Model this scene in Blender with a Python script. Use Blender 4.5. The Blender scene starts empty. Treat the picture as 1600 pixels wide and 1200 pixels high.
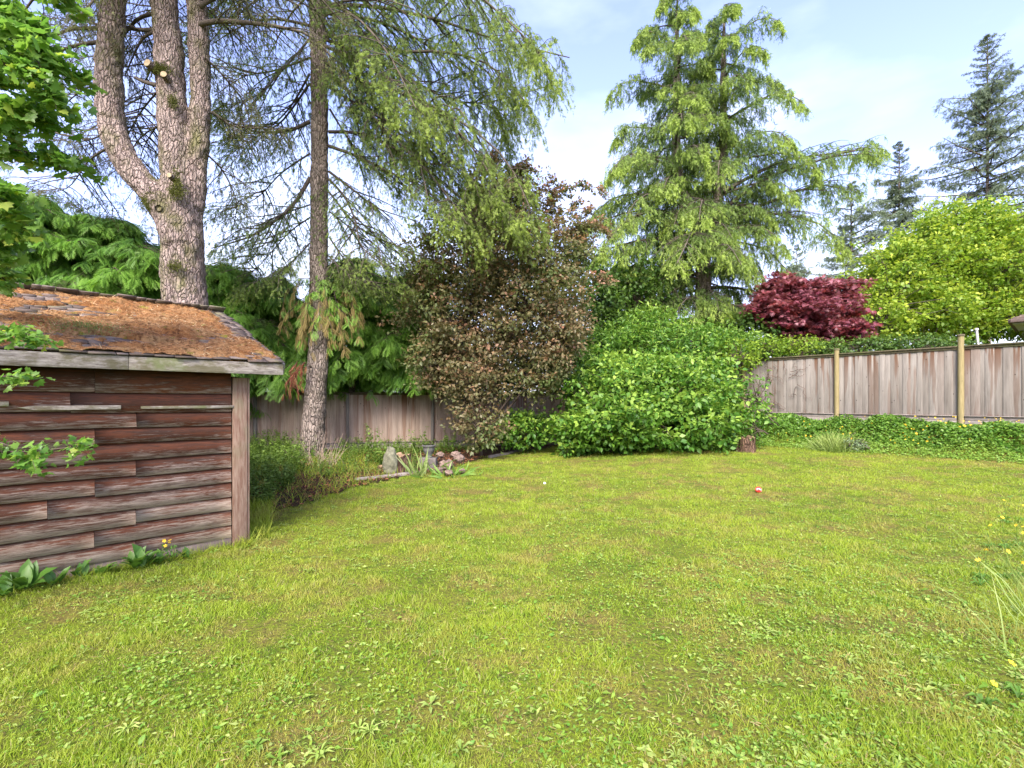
import bpy, math
import numpy as np
from mathutils import Vector, Matrix

S = bpy.context.scene
COL = S.collection
R_ = math.radians
PI = math.pi
# ---------------------------------------------------------------- camera, sky, sun, exposure
F = 755.0          # focal length in photo pixels (1600 wide)
CH = 1.5
HY = 625.0         # horizon row
cam = bpy.data.cameras.new('camera'); camo = bpy.data.objects.new('camera', cam); COL.objects.link(camo)
cam.sensor_width = 36; cam.lens = 36 * F / 1600; cam.shift_y = 25 / 1600
cam.clip_start = 0.05; cam.clip_end = 3000
camo.location = (0, 0, CH); camo.rotation_euler = (R_(90), 0, 0)
S.camera = camo
S.view_settings.view_transform = 'Standard'; S.view_settings.look = 'None'
S.view_settings.exposure = 1.98; S.view_settings.gamma = 1; S.view_settings.use_curve_mapping = False

SUN_EL, SUN_AZ = 42, 188      # azimuth clockwise from +Y (camera looks along +Y)
W = bpy.data.worlds.new('World'); S.world = W; W.use_nodes = True
nt = W.node_tree; nt.nodes.clear()
def wn(t, **k):
    n = nt.nodes.new(t)
    for a, b in k.items(): setattr(n, a, b)
    return n
out = wn('ShaderNodeOutputWorld'); bg = wn('ShaderNodeBackground'); bg.inputs[1].default_value = 0.15
sky = wn('ShaderNodeTexSky', sky_type='NISHITA', sun_disc=False)
sky.sun_elevation = R_(SUN_EL); sky.sun_rotation = R_(SUN_AZ); sky.air_density = 1.0; sky.dust_density = 1.5; sky.ozone_density = 1.5
tc = wn('ShaderNodeTexCoord'); sep = wn('ShaderNodeSeparateXYZ')
nt.links.new(tc.outputs['Generated'], sep.inputs[0])
mp = wn('ShaderNodeMapping'); mp.inputs['Scale'].default_value = (1.0, 1.0, 2.6); mp.inputs['Location'].default_value = (.3, .2, .1)
nt.links.new(tc.outputs['Generated'], mp.inputs[0])
nz = wn('ShaderNodeTexNoise'); nz.inputs['Scale'].default_value = 2.1; nz.inputs['Detail'].default_value = 6; nz.inputs['Roughness'].default_value = .5
nt.links.new(mp.outputs[0], nz.inputs['Vector'])
# cloud cover: thick near the horizon, thin overhead
m1 = wn('ShaderNodeMapRange', interpolation_type='SMOOTHSTEP'); m1.inputs[1].default_value = .0; m1.inputs[2].default_value = .56; m1.inputs[3].default_value = .92; m1.inputs[4].default_value = 0.0
nt.links.new(sep.outputs[2], m1.inputs[0])
m2 = wn('ShaderNodeMapRange'); m2.inputs[1].default_value = .38; m2.inputs[2].default_value = .68; m2.inputs[3].default_value = -.34; m2.inputs[4].default_value = .42
nt.links.new(nz.outputs[0], m2.inputs[0])
ad = wn('ShaderNodeMath', operation='ADD', use_clamp=True)
nt.links.new(m1.outputs[0], ad.inputs[0]); nt.links.new(m2.outputs[0], ad.inputs[1])
mx = wn('ShaderNodeMix', data_type='RGBA'); mx.inputs['B'].default_value = (2.7, 2.95, 3.5, 1)
sc_ = wn('ShaderNodeMix', data_type='RGBA', blend_type='MULTIPLY'); sc_.inputs['Factor'].default_value = 1; sc_.inputs['B'].default_value = (1.10, .90, 1.07, 1)
nt.links.new(sky.outputs[0], sc_.inputs['A'])
nt.links.new(ad.outputs[0], mx.inputs['Factor']); nt.links.new(sc_.outputs['Result'], mx.inputs['A'])
nt.links.new(mx.outputs['Result'], bg.inputs[0]); nt.links.new(bg.outputs[0], out.inputs[0])
sl = bpy.data.lights.new('sun', 'SUN'); sl.energy = 2.3; sl.angle = R_(26); sl.color = (1, .95, .86)
so = bpy.data.objects.new('sun', sl); COL.objects.link(so)
_d = Vector((math.sin(R_(SUN_AZ)) * math.cos(R_(SUN_EL)), math.cos(R_(SUN_AZ)) * math.cos(R_(SUN_EL)), math.sin(R_(SUN_EL))))
so.rotation_euler = _d.to_track_quat('Z', 'Y').to_euler(); so.location = _d * 40
S.cycles.max_bounces = 6; S.cycles.diffuse_bounces = 3; S.cycles.glossy_bounces = 2; S.cycles.transmission_bounces = 4
S.cycles.transparent_max_bounces = 4; S.cycles.caustics_reflective = False; S.cycles.caustics_refractive = False

# ---------------------------------------------------------------- helpers
def at(px, py, Y): return np.array([(px - 800) / F * Y, Y, CH + (HY - py) / F * Y])
def atg(px, py):   # on flat ground
    Y = F * CH / (py - HY); return np.array([(px - 800) / F * Y, Y, 0.0])
def A(*a): return np.array(a, float)
def unit(v):
    v = np.asarray(v, float); return v / np.maximum(np.linalg.norm(v, axis=-1, keepdims=True), 1e-9)
def smooth(a, b, x):
    t = np.clip((x - a) / (b - a), 0, 1); return t * t * (3 - 2 * t)
def _h(i, j, k, s):
    n = (i * 374761393 + j * 668265263 + k * 2147483647 * 7 + s * 974634777).astype(np.int64)
    n = (n ^ (n >> 13)) * 1274126177 & 0x7fffffff
    n = n ^ (n >> 16); return (n & 0xffff) / 65535.0
def vnoise(x, y, z=0., s=0):
    x, y, z = np.broadcast_arrays(np.asarray(x, float), np.asarray(y, float), np.asarray(z, float))
    i, j, k = np.floor(x).astype(np.int64), np.floor(y).astype(np.int64), np.floor(z).astype(np.int64)
    u, v, w = x - i, y - j, z - k
    u, v, w = u * u * (3 - 2 * u), v * v * (3 - 2 * v), w * w * (3 - 2 * w)
    r = 0
    for a in (0, 1):
        for b in (0, 1):
            for c in (0, 1):
                r = r + (u if a else 1 - u) * (v if b else 1 - v) * (w if c else 1 - w) * _h(i + a, j + b, k + c, s)
    return r
def fbm(x, y, z=0., s=0, o=4):
    r, a, t = 0, 1., 0
    for q in range(o):
        r = r + a * vnoise(np.asarray(x) * 2 ** q, np.asarray(y) * 2 ** q, np.asarray(z) * 2 ** q, s + q); t += a; a *= .5
    return r / t

class MB:
    """collects geometry and links it as ONE mesh object"""
    def __init__(s): s.v = []; s.l = []; s.n = []; s.r = []; s.t = []; s.c = 0
    def add(s, V, loops, sizes, rnd=0., tip=0.):
        V = np.asarray(V, float).reshape(-1, 3); k = len(V)
        s.v.append(V); s.l.append(np.asarray(loops, np.int64) + s.c); s.n.append(np.asarray(sizes, np.int64))
        s.r.append(np.broadcast_to(np.asarray(rnd, float), (k,))); s.t.append(np.broadcast_to(np.asarray(tip, float), (k,))); s.c += k
    def inst(s, T, pos, d, n, scale, rnd=0., tip=0.):
        pos = np.asarray(pos, float); N = len(pos)
        if N == 0: return
        y = unit(np.broadcast_to(d, (N, 3))); x = unit(np.cross(y, np.broadcast_to(n, (N, 3)) + 1e-4 * A(.3, .7, .2))); z = np.cross(x, y)
        sc = np.asarray(scale, float)
        if sc.ndim == 0: sc = np.full(N, float(sc))
        if sc.ndim == 1: sc = np.repeat(sc[:, None], 3, 1)
        tv = T['v']; k = len(tv); loc = tv[None] * sc[:, None, :]
        V = pos[:, None] + loc[..., 0:1] * x[:, None] + loc[..., 1:2] * y[:, None] + loc[..., 2:3] * z[:, None]
        L = (T['l'][None] + (np.arange(N) * k)[:, None]).ravel()
        rr = np.repeat(np.broadcast_to(rnd, (N,)), k); tt = np.repeat(np.broadcast_to(tip, (N,)), k) + np.tile(T['t'], N)
        s.add(V, L, np.tile(T['n'], N), rr, tt)
    def tubes(s, P, Rr, sides=5, rnd=0., cap=False):
        P = np.asarray(P, float)
        if P.ndim == 2: P = P[None]; Rr = np.asarray(Rr)[None]
        N, m, _ = P.shape
        if N == 0: return
        Rr = np.broadcast_to(Rr, (N, m))
        T = unit(np.gradient(P, axis=1)); ref = np.where(np.abs(T[..., 2:3]) > .9, A(1, 0, 0), A(0, 0, 1))
        if m > 1: ref = np.broadcast_to(ref[:, m // 2:m // 2 + 1], T.shape)
        x = unit(np.cross(T, ref)); y = np.cross(T, x)
        a = np.arange(sides) * 2 * PI / sides
        V = P[:, :, None] + Rr[..., None, None] * (np.cos(a)[:, None] * x[:, :, None] + np.sin(a)[:, None] * y[:, :, None])
        q = np.arange(sides); q2 = (q + 1) % sides
        r = (np.arange(m - 1) * sides)[:, None]
        f = np.stack([r + q, r + q2, r + sides + q2, r + sides + q], -1).reshape(-1)
        L = (f[None] + (np.arange(N) * m * sides)[:, None]).ravel()
        n = np.full(N * (m - 1) * sides, 4)
        s.add(V, L, n, rnd if np.ndim(rnd) == 0 else np.repeat(rnd, m * sides))
        if cap:
            V2 = V.reshape(N, m * sides, 3)
            for e in (0, m - 1):
                s.add(V2[:, e * sides:(e + 1) * sides], np.arange(N * sides), np.full(N, sides), rnd if np.ndim(rnd) == 0 else np.repeat(rnd, sides))
    def box(s, c, size, ax=None, rnd=0., jit=0., rg=None):
        """c centre, size full; ax 3x3 rows = axes"""
        h = np.array(size) / 2.; ax = np.eye(3) if ax is None else np.asarray(ax)
        sg = np.array([[x, y, z] for z in (-1, 1) for y in (-1, 1) for x in (-1, 1)], float)
        V = sg * h
        if jit: V = V + rg.uniform(-jit, jit, V.shape)
        V = np.asarray(c) + V @ ax
        L = [0, 2, 3, 1, 4, 5, 7, 6, 0, 1, 5, 4, 2, 6, 7, 3, 0, 4, 6, 2, 1, 3, 7, 5]
        s.add(V, L, [4] * 6, rnd, (sg[:, 2] + 1) / 2)
    def build(s, name, mat, parent=None, origin=None, smooth_=False, bevel=0, label=None):
        me = bpy.data.meshes.new(name)
        V = np.concatenate(s.v); L = np.concatenate(s.l).astype(np.int32); n = np.concatenate(s.n)
        if origin is not None: V = V - np.asarray(origin)
        me.vertices.add(len(V)); me.vertices.foreach_set('co', V.astype(np.float32).ravel())
        me.loops.add(len(L)); me.loops.foreach_set('vertex_index', L)
        me.polygons.add(len(n)); me.polygons.foreach_set('loop_start', np.concatenate([[0], np.cumsum(n)[:-1]]).astype(np.int32))
        for nm, arr in (('rnd', s.r), ('tip', s.t)):
            at_ = me.attributes.new(nm, 'FLOAT', 'POINT'); at_.data.foreach_set('value', np.concatenate(arr).astype(np.float32))
        if smooth_: me.polygons.foreach_set('use_smooth', np.ones(len(n), bool))
        me.update(calc_edges=True); me.materials.append(mat)
        o = bpy.data.objects.new(name, me); COL.objects.link(o)
        if parent: o.parent = parent
        if bevel:
            b = o.modifiers.new('bevel', 'BEVEL'); b.width = bevel; b.segments = 2; b.limit_method = 'ANGLE'
        if label: o['label'] = label
        return o
def thing(name, label, cat, loc=(0, 0, 0), rz=0., group=None):
    o = bpy.data.objects.new(name, None); COL.objects.link(o); o.location = Vector([float(a) for a in loc]); o.rotation_euler = (0, 0, rz)
    o.empty_display_size = .2
    return tag(o, label, cat, group)
def tag(o, label, cat=None, group=None, kind=None):
    if label: o['label'] = label
    if cat: o['category'] = cat
    if group: o['group'] = group
    if kind: o['kind'] = kind
    return o

# ---------------------------------------------------------------- templates
def TP(v, faces, t=None):
    v = np.array(v, float); l = np.array([i for f in faces for i in f]); n = np.array([len(f) for f in faces])
    return dict(v=v, l=l, n=n, t=np.zeros(len(v)) if t is None else np.array(t, float))
def leaf_t(w=.55, fold=.1, droop=.12):
    return TP([(0, 0, 0), (w / 2, .45, fold), (0, 1, -droop), (-w / 2, .45, fold), (0, .5, 0)], [(0, 1, 2, 4), (0, 4, 2, 3)])
def leaf2_t(w=.62, fold=.1, droop=.12):   # six-sided oval leaf
    return TP([(0, 0, 0), (w * .42, .25, fold * .8), (w * .5, .55, fold), (0, 1, -droop), (-w * .5, .55, fold), (-w * .42, .25, fold * .8), (0, .5, 0)],
              [(0, 1, 2, 6), (6, 2, 3), (0, 6, 4, 5), (6, 3, 4)])
def lobed_t(w=.95, fold=.12):             # lobed leaf, three points and a stalk
    v = [(0, 0, 0), (.30, -.04, .05), (.50, .28, fold), (.33, .38, .06), (.36, .66, fold * .6), (.14, .64, .02), (0, 1, -.16)]
    v = [(a * w * 2 * .5 / .5, b, c) for a, b, c in v]
    n = len(v); L = v + [(-a, b, c) for a, b, c in v[1:-1]] + [(0, .45, 0), (.012, 0, 0), (-.012, 0, 0), (0, -.4, -.02)]
    c = n + n - 2
    f = [(c, 0, 1), (c, 1, 2), (c, 2, 3), (c, 3, 4), (c, 4, 5), (c, 5, 6)] + [(c, n, 0)] + [(c, n + i + 1, n + i) for i in range(n - 3)] + [(c, 6, 2 * n - 3)] + [(c + 1, c + 2, c + 3)]
    return TP(L, f)
def palmate_t():                          # finely cut maple leaf
    v = [(0, 0, 0)]; f = []
    for k, a in enumerate((-75, -45, -18, 0, 22, 48, 75)):
        a = R_(a); ln = 1 - abs(a) * .3
        d = A(math.sin(a), math.cos(a)); s_ = A(d[1], -d[0]) * .09
        b = len(v); v += [(*(d * .5 * ln + s_), .02), (*(d * ln), -.18), (*(d * .5 * ln - s_), .02)]; f.append((0, b, b + 1, b + 2))
    return TP(v, f)
def tuft_t(n=9, seed=0, w=.10, spread=.9, jitter=.25):    # conifer shoot: short needles or scales round a stem along +y
    r = np.random.default_rng(seed); v = []; f = []; t = []
    for i in range(n):
        y = i / n * .75; a = r.uniform(0, 2 * PI) if spread > 1.5 else (1 if i % 2 else -1) * PI / 2 + r.normal() * .6
        L_ = .38 * (1 - .4 * y) * r.uniform(.8, 1.25); d = unit(A(math.sin(a) * spread, 1.0, math.cos(a) * spread * .5)); s_ = unit(np.cross(d, A(.1, 0, 1))) * w / 2
        b = A(0, y, 0); m = b + d * L_ * .5; e = b + d * L_ + A(0, 0, -.05); k = len(v)
        v += [b, m + s_, e, m - s_]; f.append((k, k + 1, k + 2, k + 3)); t += [0, .1, .35, .1]
    k = len(v); v += [(-.02, 0, 0), (.02, 0, 0), (0, 1, -.05)]; f.append((k, k + 1, k + 2)); t += [0, 0, .4]
    return TP(v, f, t)
def frond_t(n=9, seed=0):                 # flat ferny spray of a thuja, drooping at the end
    v = []; f = []; t = []; r = np.random.default_rng(seed)
    def z(y): return -.35 * y * y
    for i in range(n):
        y = .06 + i / n * .86; L_ = .46 * math.sin(PI * min(1, .22 + y * .8)) ** .8 + .05
        for s_ in (-1, 1):
            yy = y + (.03 if s_ > 0 else 0); d = unit(A(s_ * .75, .75 + r.normal() * .08)); e = A(0, yy) + d * L_ * r.uniform(.85, 1.1); q = A(d[1], -d[0]) * .017
            m = A(0, yy) + d * L_ * .5; k = len(v)
            v += [(0, yy, z(yy)), (*(m + q * 1.25), z(yy) - .02), (*e, z(yy) - .10), (*(m - q * 1.25), z(yy) - .02)]; f.append((k, k + 1, k + 2, k + 3)); t += [0, .15, .6, .15]
            # a side toe on every pinna
            for g in (-1, 1):
                b = A(0, yy) + d * L_ * .45; dd = unit(d + A(d[1], -d[0]) * g * .8); e2 = b + dd * L_ * .33; k = len(v); q2 = A(dd[1], -dd[0]) * .016
                v += [(*(b - q2), z(yy) - .02), (*e2, z(yy) - .06), (*(b + q2), z(yy) - .02)]; f.append((k, k + 1, k + 2)); t += [.1, .5, .1]
    k = len(v); v += [(-.018, 0, 0), (.018, 0, 0), (.01, .6, z(.6)), (0, 1.05, z(1.05)), (-.01, .6, z(.6))]; f.append((k, k + 1, k + 2, k + 3, k + 4)); t += [0, 0, .2, .6, .2]
    return TP(v, f, t)
def blade_t(bend=.3, w=.05):
    return TP([(-w / 2, 0, 0), (w / 2, 0, 0), (w * .4, .55, bend * .3), (0, 1, bend), (-w * .4, .55, bend * .3)], [(0, 1, 2, 4), (4, 2, 3)], [0, 0, .5, 1, .5])
def rosette_t(n=7, w=.26, seed=1, rise=.25):
    r = np.random.default_rng(seed); v = []; f = []; t = []
    for i in range(n):
        a = i * 2 * PI / n + r.normal() * .25; L_ = r.uniform(.7, 1.1); h = rise * r.uniform(.6, 1.4)
        d = A(math.cos(a), math.sin(a)); s_ = A(-d[1], d[0]) * w / 2; k = len(v)
        v += [(0, 0, 0), (*(d * L_ * .55 - s_), h), (*(d * L_), h * .5), (*(d * L_ * .55 + s_), h), (*(d * L_ * .5), h * .75)]
        f += [(k, k + 1, k + 2, k + 4), (k, k + 4, k + 2, k + 3)]; t += [0, .3, .6, .3, .1]
    return TP(v, f, t)

# ---------------------------------------------------------------- materials
class N:
    def __init__(s, name):
        s.m = bpy.data.materials.new(name); s.m.use_nodes = True; s.t = s.m.node_tree; s.t.nodes.clear(); s.o = s.n('ShaderNodeOutputMaterial')
    def n(s, t, **k):
        x = s.t.nodes.new(t)
        for a, b in k.items(): setattr(x, a, b)
        return x
    def set(s, sock, v):
        if isinstance(v, bpy.types.NodeSocket): s.t.links.new(v, sock)
        elif isinstance(v, (tuple, list)) and len(v) == 3 and sock.type == 'RGBA': sock.default_value = (*v, 1)
        else: sock.default_value = v
    def attr(s, name): return s.n('ShaderNodeAttribute', attribute_name=name).outputs['Fac']
    def obj(s, scale=(1, 1, 1), rot=(0, 0, 0)):
        c = s.n('ShaderNodeTexCoord').outputs['Object']; m = s.n('ShaderNodeMapping'); s.set(m.inputs[0], c); m.inputs['Scale'].default_value = scale; m.inputs['Rotation'].default_value = rot
        return m.outputs[0]
    def noise(s, vec, scale=5, detail=4, rough=.55, dist=0.):
        x = s.n('ShaderNodeTexNoise'); s.set(x.inputs['Vector'], vec); x.inputs['Scale'].default_value = scale; x.inputs['Detail'].default_value = detail; x.inputs['Roughness'].default_value = rough; x.inputs['Distortion'].default_value = dist
        return x.outputs[0]
    def voro(s, vec, scale=5, feature='DISTANCE_TO_EDGE', rnd=1.):
        x = s.n('ShaderNodeTexVoronoi', feature=feature); s.set(x.inputs['Vector'], vec); x.inputs['Scale'].default_value = scale; x.inputs['Randomness'].default_value = rnd
        return x.outputs['Distance']
    def rng(s, v, a, b, c=0., d=1.):
        x = s.n('ShaderNodeMapRange'); s.set(x.inputs[0], v)
        for i, q in enumerate((a, b, c, d)): x.inputs[i + 1].default_value = q
        return x.outputs[0]
    def math(s, op, a, b=0., clamp=False):
        x = s.n('ShaderNodeMath', operation=op, use_clamp=clamp); s.set(x.inputs[0], a); s.set(x.inputs[1], b); return x.outputs[0]
    def mix(s, f, a, b, mode='MIX'):
        x = s.n('ShaderNodeMix', data_type='RGBA', blend_type=mode); s.set(x.inputs['Factor'], f); s.set(x.inputs['A'], a); s.set(x.inputs['B'], b); return x.outputs['Result']
    def bump(s, h, st=.5, dist=.02):
        x = s.n('ShaderNodeBump'); s.set(x.inputs['Height'], h); x.inputs['Strength'].default_value = st; x.inputs['Distance'].default_value = dist; return x.outputs[0]
    def fin(s, col, rough=.9, normal=None, spec=.2, metal=0., trans=0., tcol=None):
        p = s.n('ShaderNodeBsdfPrincipled'); s.set(p.inputs['Base Color'], col); s.set(p.inputs['Roughness'], rough); p.inputs['Specular IOR Level'].default_value = spec; p.inputs['Metallic'].default_value = metal
        if normal: s.set(p.inputs['Normal'], normal)
        sh = p.outputs[0]
        if trans:
            tr = s.n('ShaderNodeBsdfTranslucent'); s.set(tr.inputs[0], tcol if tcol is not None else col); mxs = s.n('ShaderNodeMixShader'); mxs.inputs[0].default_value = trans
            s.set(mxs.inputs[1], sh); s.set(mxs.inputs[2], tr.outputs[0]); sh = mxs.outputs[0]
        s.set(s.o.inputs[0], sh); return s.m
def leafmat(name, a, b, tip=None, trans=.35, rough=.5, spec=.35, patch=0., pc=None, ps=1.5):
    g = N(name); c = g.mix(g.attr('rnd'), a, b)
    if patch: c = g.mix(g.rng(g.noise(g.obj(), ps, 3), .45, .62, 0, patch), c, pc)
    if tip: c = g.mix(g.math('MINIMUM', g.attr('tip'), 1.), c, tip)
    return g.fin(c, rough, spec=spec, trans=trans, tcol=g.mix(.5, c, g.mix(1., c, (1.5, 1.55, .7), 'MULTIPLY')))
def plain(name, c, rough=.8, spec=.3, metal=0., var=.15, sc=12, bump=0.):
    g = N(name); n = g.noise(g.obj(), sc, 5); col = g.mix(g.rng(n, .3, .7), tuple(x * (1 - var) for x in c), tuple(min(1, x * (1 + var)) for x in c))
    return g.fin(col, rough, g.bump(n, bump, .01) if bump else None, spec, metal)
def barkmat(name, a, b, deep, moss=None, sc=1., mossamt=.5):
    g = N(name); v = g.obj((1, 1, .28)); w = g.noise(g.obj((1, 1, .5)), 6 * sc, 3)
    vv = g.n('ShaderNodeVectorMath', operation='ADD'); g.set(vv.inputs[0], v); vs = g.n('ShaderNodeVectorMath', operation='SCALE'); nc = g.n('ShaderNodeTexNoise'); g.set(nc.inputs['Vector'], v); nc.inputs['Scale'].default_value = 9 * sc
    g.set(vs.inputs[0], nc.outputs['Color']); vs.inputs['Scale'].default_value = .10 / sc; g.set(vv.inputs[1], vs.outputs[0])
    e = g.voro(vv.outputs[0], 22 * sc); e2 = g.voro(vv.outputs[0], 48 * sc); fine = g.noise(v, 70 * sc, 4, .6)
    h = g.math('ADD', g.math('ADD', g.rng(e, 0, .16), g.math('MULTIPLY', g.rng(e2, 0, .2), .35)), g.math('MULTIPLY', fine, .4))
    c = g.mix(g.rng(fine, .3, .7), a, b); c = g.mix(g.rng(w, .35, .65, 0, .6), c, tuple(x * 1.35 for x in b))
    c = g.mix(g.rng(e, 0, .09, .85, 0), c, deep)
    if moss: c = g.mix(g.rng(g.noise(g.obj((1, 1, .6)), 2.2, 5, .65), .56 - .1 * mossamt, .68, 0, mossamt), c, moss)
    return g.fin(c, .95, g.bump(h, 1.0, .03 / sc), .1)
# ---------------------------------------------------------------- terrain
P1 = A(8.68, 12.9); U = A(.652, -.758); INW = A(-.758, -.652)   # right fence: a post, its direction, the way into the yard
def hz(x, y):
    x = np.asarray(x, float); y = np.asarray(y, float)
    dx, dy = x - P1[0], y - P1[1]; q = dx * INW[0] + dy * INW[1]; s = dx * U[0] + dy * U[1]
    w = smooth(-7.0, -2.2, s)
    z = .27 * smooth(9, 1.5, q) + .63 * smooth(1.75, .25, q)
    return w * z + .012 * (fbm(x * .9, y * .9, 0, 5, 3) - .5) * smooth(0, 2, y)
def onz(x, y, dz=0.): return np.stack([np.asarray(x, float), np.asarray(y, float), hz(x, y) + dz], -1)
BED = np.array([(-3.1, 5.3), (-3.24, 5.96), (-2.95, 6.86), (-2.63, 8.27), (-2.0, 9.44), (-1.36, 10.3), (-.67, 12.3), (.6, 14.2), (1.0, 14.4), (2.0, 17.0), (-9.5, 13.6), (-9.5, 5.5)])
def inpoly(x, y, P):
    r = np.zeros(np.shape(x), bool)
    for i in range(len(P)):
        (x1, y1), (x2, y2) = P[i], P[i - 1]
        c = ((y1 > y) != (y2 > y)) & (x < (x2 - x1) * (y - y1) / (y2 - y1 + 1e-12) + x1); r ^= c
    return r
def distpoly(x, y, P):
    d = np.full(np.shape(x), 1e9)
    for i in range(len(P)):
        a, b = P[i], P[i - 1]; e = b - a; t = np.clip(((x - a[0]) * e[0] + (y - a[1]) * e[1]) / (e @ e), 0, 1)
        d = np.minimum(d, np.hypot(x - a[0] - t * e[0], y - a[1] - t * e[1]))
    return d
def axis_pts(a, b, fine, far):
    c = np.arange(a, b, fine); k = np.geomspace(fine, far, 26); return np.concatenate([a - k[::-1], c, b + k])
xs = axis_pts(-12, 16, .16, 900); ys = axis_pts(-3, 20, .16, 900)
X, Yg = np.meshgrid(xs, ys); mb = MB(); V = np.stack([X, Yg, hz(X, Yg)], -1)
# the ground drops to bare soil level inside the planting bed
n1, n2 = len(ys), len(xs); i, j = np.meshgrid(np.arange(n1 - 1), np.arange(n2 - 1), indexing='ij'); b = i * n2 + j
mb.add(V, np.stack([b, b + 1, b + n2 + 1, b + n2], -1).ravel(), np.full(b.size, 4))
def grasscol(g, dark=1.):
    p = g.obj(); a = g.noise(p, .55, 4, .6); b_ = g.noise(p, 1.7, 4, .6); c_ = g.noise(p, 6, 3, .6)
    k = lambda t: tuple(x * dark for x in t)
    c = g.mix(g.rng(a, .36, .62), k((.23, .35, .022)), k((.36, .45, .040)))
    c = g.mix(g.rng(b_, .48, .62, 0, .85), c, k((.40, .33, .085)))         # yellowed moss
    c = g.mix(g.rng(c_, .54, .66, 0, .7), c, k((.13, .265, .02)))         # fresher clumps
    d_ = g.noise(g.obj((1, 1, 1), (0, 0, 1.1)), 1.1, 5, .7); c = g.mix(g.rng(d_, .58, .70, 0, .4), c, k((.24, .19, .05)))
    return c
g = N('turf_soil'); c = grasscol(g, .50); nn = g.noise(g.obj(), 40, 5, .7)
c = g.mix(g.rng(nn, .44, .62, 0, .8), c, (.075, .055, .025)); pz = g.noise(g.obj(), 2.6, 5, .7); c = g.mix(g.rng(pz, .66, .74, 0, .5), c, (.20, .12, .045))
M_turf = g.fin(c, .95, g.bump(nn, .9, .03), .1)
tag(mb.build('lawn', M_turf, smooth_=True), 'open patchy yellow green lawn of the back yard', kind='structure')

g = N('bark_mulch'); p = g.obj(); v = g.voro(p, 28, 'F1'); nn = g.noise(p, 9, 5, .7)
c = g.mix(g.rng(nn, .35, .65), (.10, .045, .022), (.24, .10, .045)); c = g.mix(g.rng(g.noise(p, 1.2, 3), .42, .6), c, (.09, .08, .04)); c = g.mix(g.rng(v, 0, .5), c, (.04, .025, .015))
M_mulch = g.fin(c, .95, g.bump(v, 1., .04), .1)
gx, gy = np.meshgrid(np.arange(-9.5, 2.2, .12), np.arange(5.2, 17.0, .12)); ins = inpoly(gx, gy, BED)
V = np.stack([gx, gy, hz(gx, gy) + .012 + .05 * fbm(gx * 1.5, gy * 1.5, 0, 9) * smooth(0, .5, distpoly(gx, gy, BED))], -1)
n1, n2 = gx.shape; i, j = np.meshgrid(np.arange(n1 - 1), np.arange(n2 - 1), indexing='ij'); ok = ins[:-1, :-1] & ins[1:, 1:] & ins[1:, :-1] & ins[:-1, 1:]; b = (i * n2 + j)[ok]
mb = MB(); mb.add(V, np.stack([b, b + 1, b + n2 + 1, b + n2], -1).ravel(), np.full(b.size, 4))
tag(mb.build('flower_bed', M_mulch, smooth_=True), 'reddish bark mulch bed along the left fence', kind='structure')

# ---------------------------------------------------------------- fences
def fencemat(name, a, b, stain, top, contrast=1.):
    g = N(name); r = g.attr('rnd'); t = g.attr('tip')
    p = g.n('ShaderNodeVectorMath', operation='ADD'); g.set(p.inputs[0], g.obj((1, 1, .07))); cx = g.n('ShaderNodeCombineXYZ'); g.set(cx.inputs[2], g.math('MULTIPLY', r, 37.)); g.set(p.inputs[1], cx.outputs[0])
    gr = g.noise(p.outputs[0], 45, 5, .65, .4); gr2 = g.noise(p.outputs[0], 9, 4, .6)
    c = g.mix(r, a, b); c = g.mix(g.rng(gr, .3, .7, 0, .7), c, tuple(x * .62 for x in a)); c = g.mix(g.rng(gr2, .4, .7, 0, .5), c, tuple(min(.6, x * 1.3) for x in b))
    # rust brown weeping stains from the top and bottom ends
    sn = g.noise(p.outputs[0], 5.5, 3, .5, .2)
    st = g.math('ADD', g.rng(sn, .565, .60), g.math('MULTIPLY', g.math('GREATER_THAN', r, .95), .5), True)
    edge = g.math('MAXIMUM', g.rng(t, .62, 1.02, 0, 1), g.rng(t, .10, 0., 0, 1))
    c = g.mix(g.math('MULTIPLY', st, g.math('ADD', g.math('MULTIPLY', edge, .55), .4), True), c, stain)
    c = g.mix(g.math('MULTIPLY', g.rng(t, .09, .0), g.rng(gr2, .35, .6)), c, stain)
    kn = g.voro(g.obj((1, 1, .6)), 6.5, 'F1'); c = g.mix(g.rng(kn, .05, .09, .9, 0), c, (.03, .02, .015))
    return g.fin(c, .88, g.bump(gr, .5, .006), .15)
M_boardL = fencemat('weathered_brown_boards', (.30, .225, .165), (.42, .345, .275), (.16, .065, .025), None)
M_boardR = fencemat('weathered_grey_boards', (.165, .145, .118), (.27, .25, .215), (.10, .045, .02), None)
g = N('treated_post'); p = g.obj((1, 1, .12)); n = g.noise(p, 30, 5, .6); c = g.mix(g.rng(n, .3, .7), (.19, .155, .065), (.28, .235, .115)); c = g.mix(g.rng(g.noise(g.obj(), 5, 3), .5, .7, 0, .6), c, (.20, .17, .08))
c = g.mix(g.rng(g.voro(g.obj(), 7, 'F1'), .04, .08, .9, 0), c, (.04, .025, .015))
M_post = g.fin(c, .85, g.bump(n, .4, .006), .2)
g = N('mossy_cap'); n = g.noise(g.obj(), 14, 5, .7); c = g.mix(g.rng(n, .35, .65), (.06, .05, .035), (.13, .115, .065)); c = g.mix(g.rng(g.noise(g.obj(), 3, 4), .5, .7, 0, .7), c, (.10, .12, .035))
M_cap = g.fin(c, .95, g.bump(n, .6, .01), .1)
g = N('grey_rail'); p = g.obj((.4, .4, 3)); n = g.noise(p, 20, 5, .65); c = g.mix(g.rng(n, .32, .68), (.15, .125, .10), (.32, .29, .255)); c = g.mix(g.rng(g.noise(g.obj(), 2.3, 4, .6), .55, .7, 0, .7), c, (.14, .085, .05))
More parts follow.
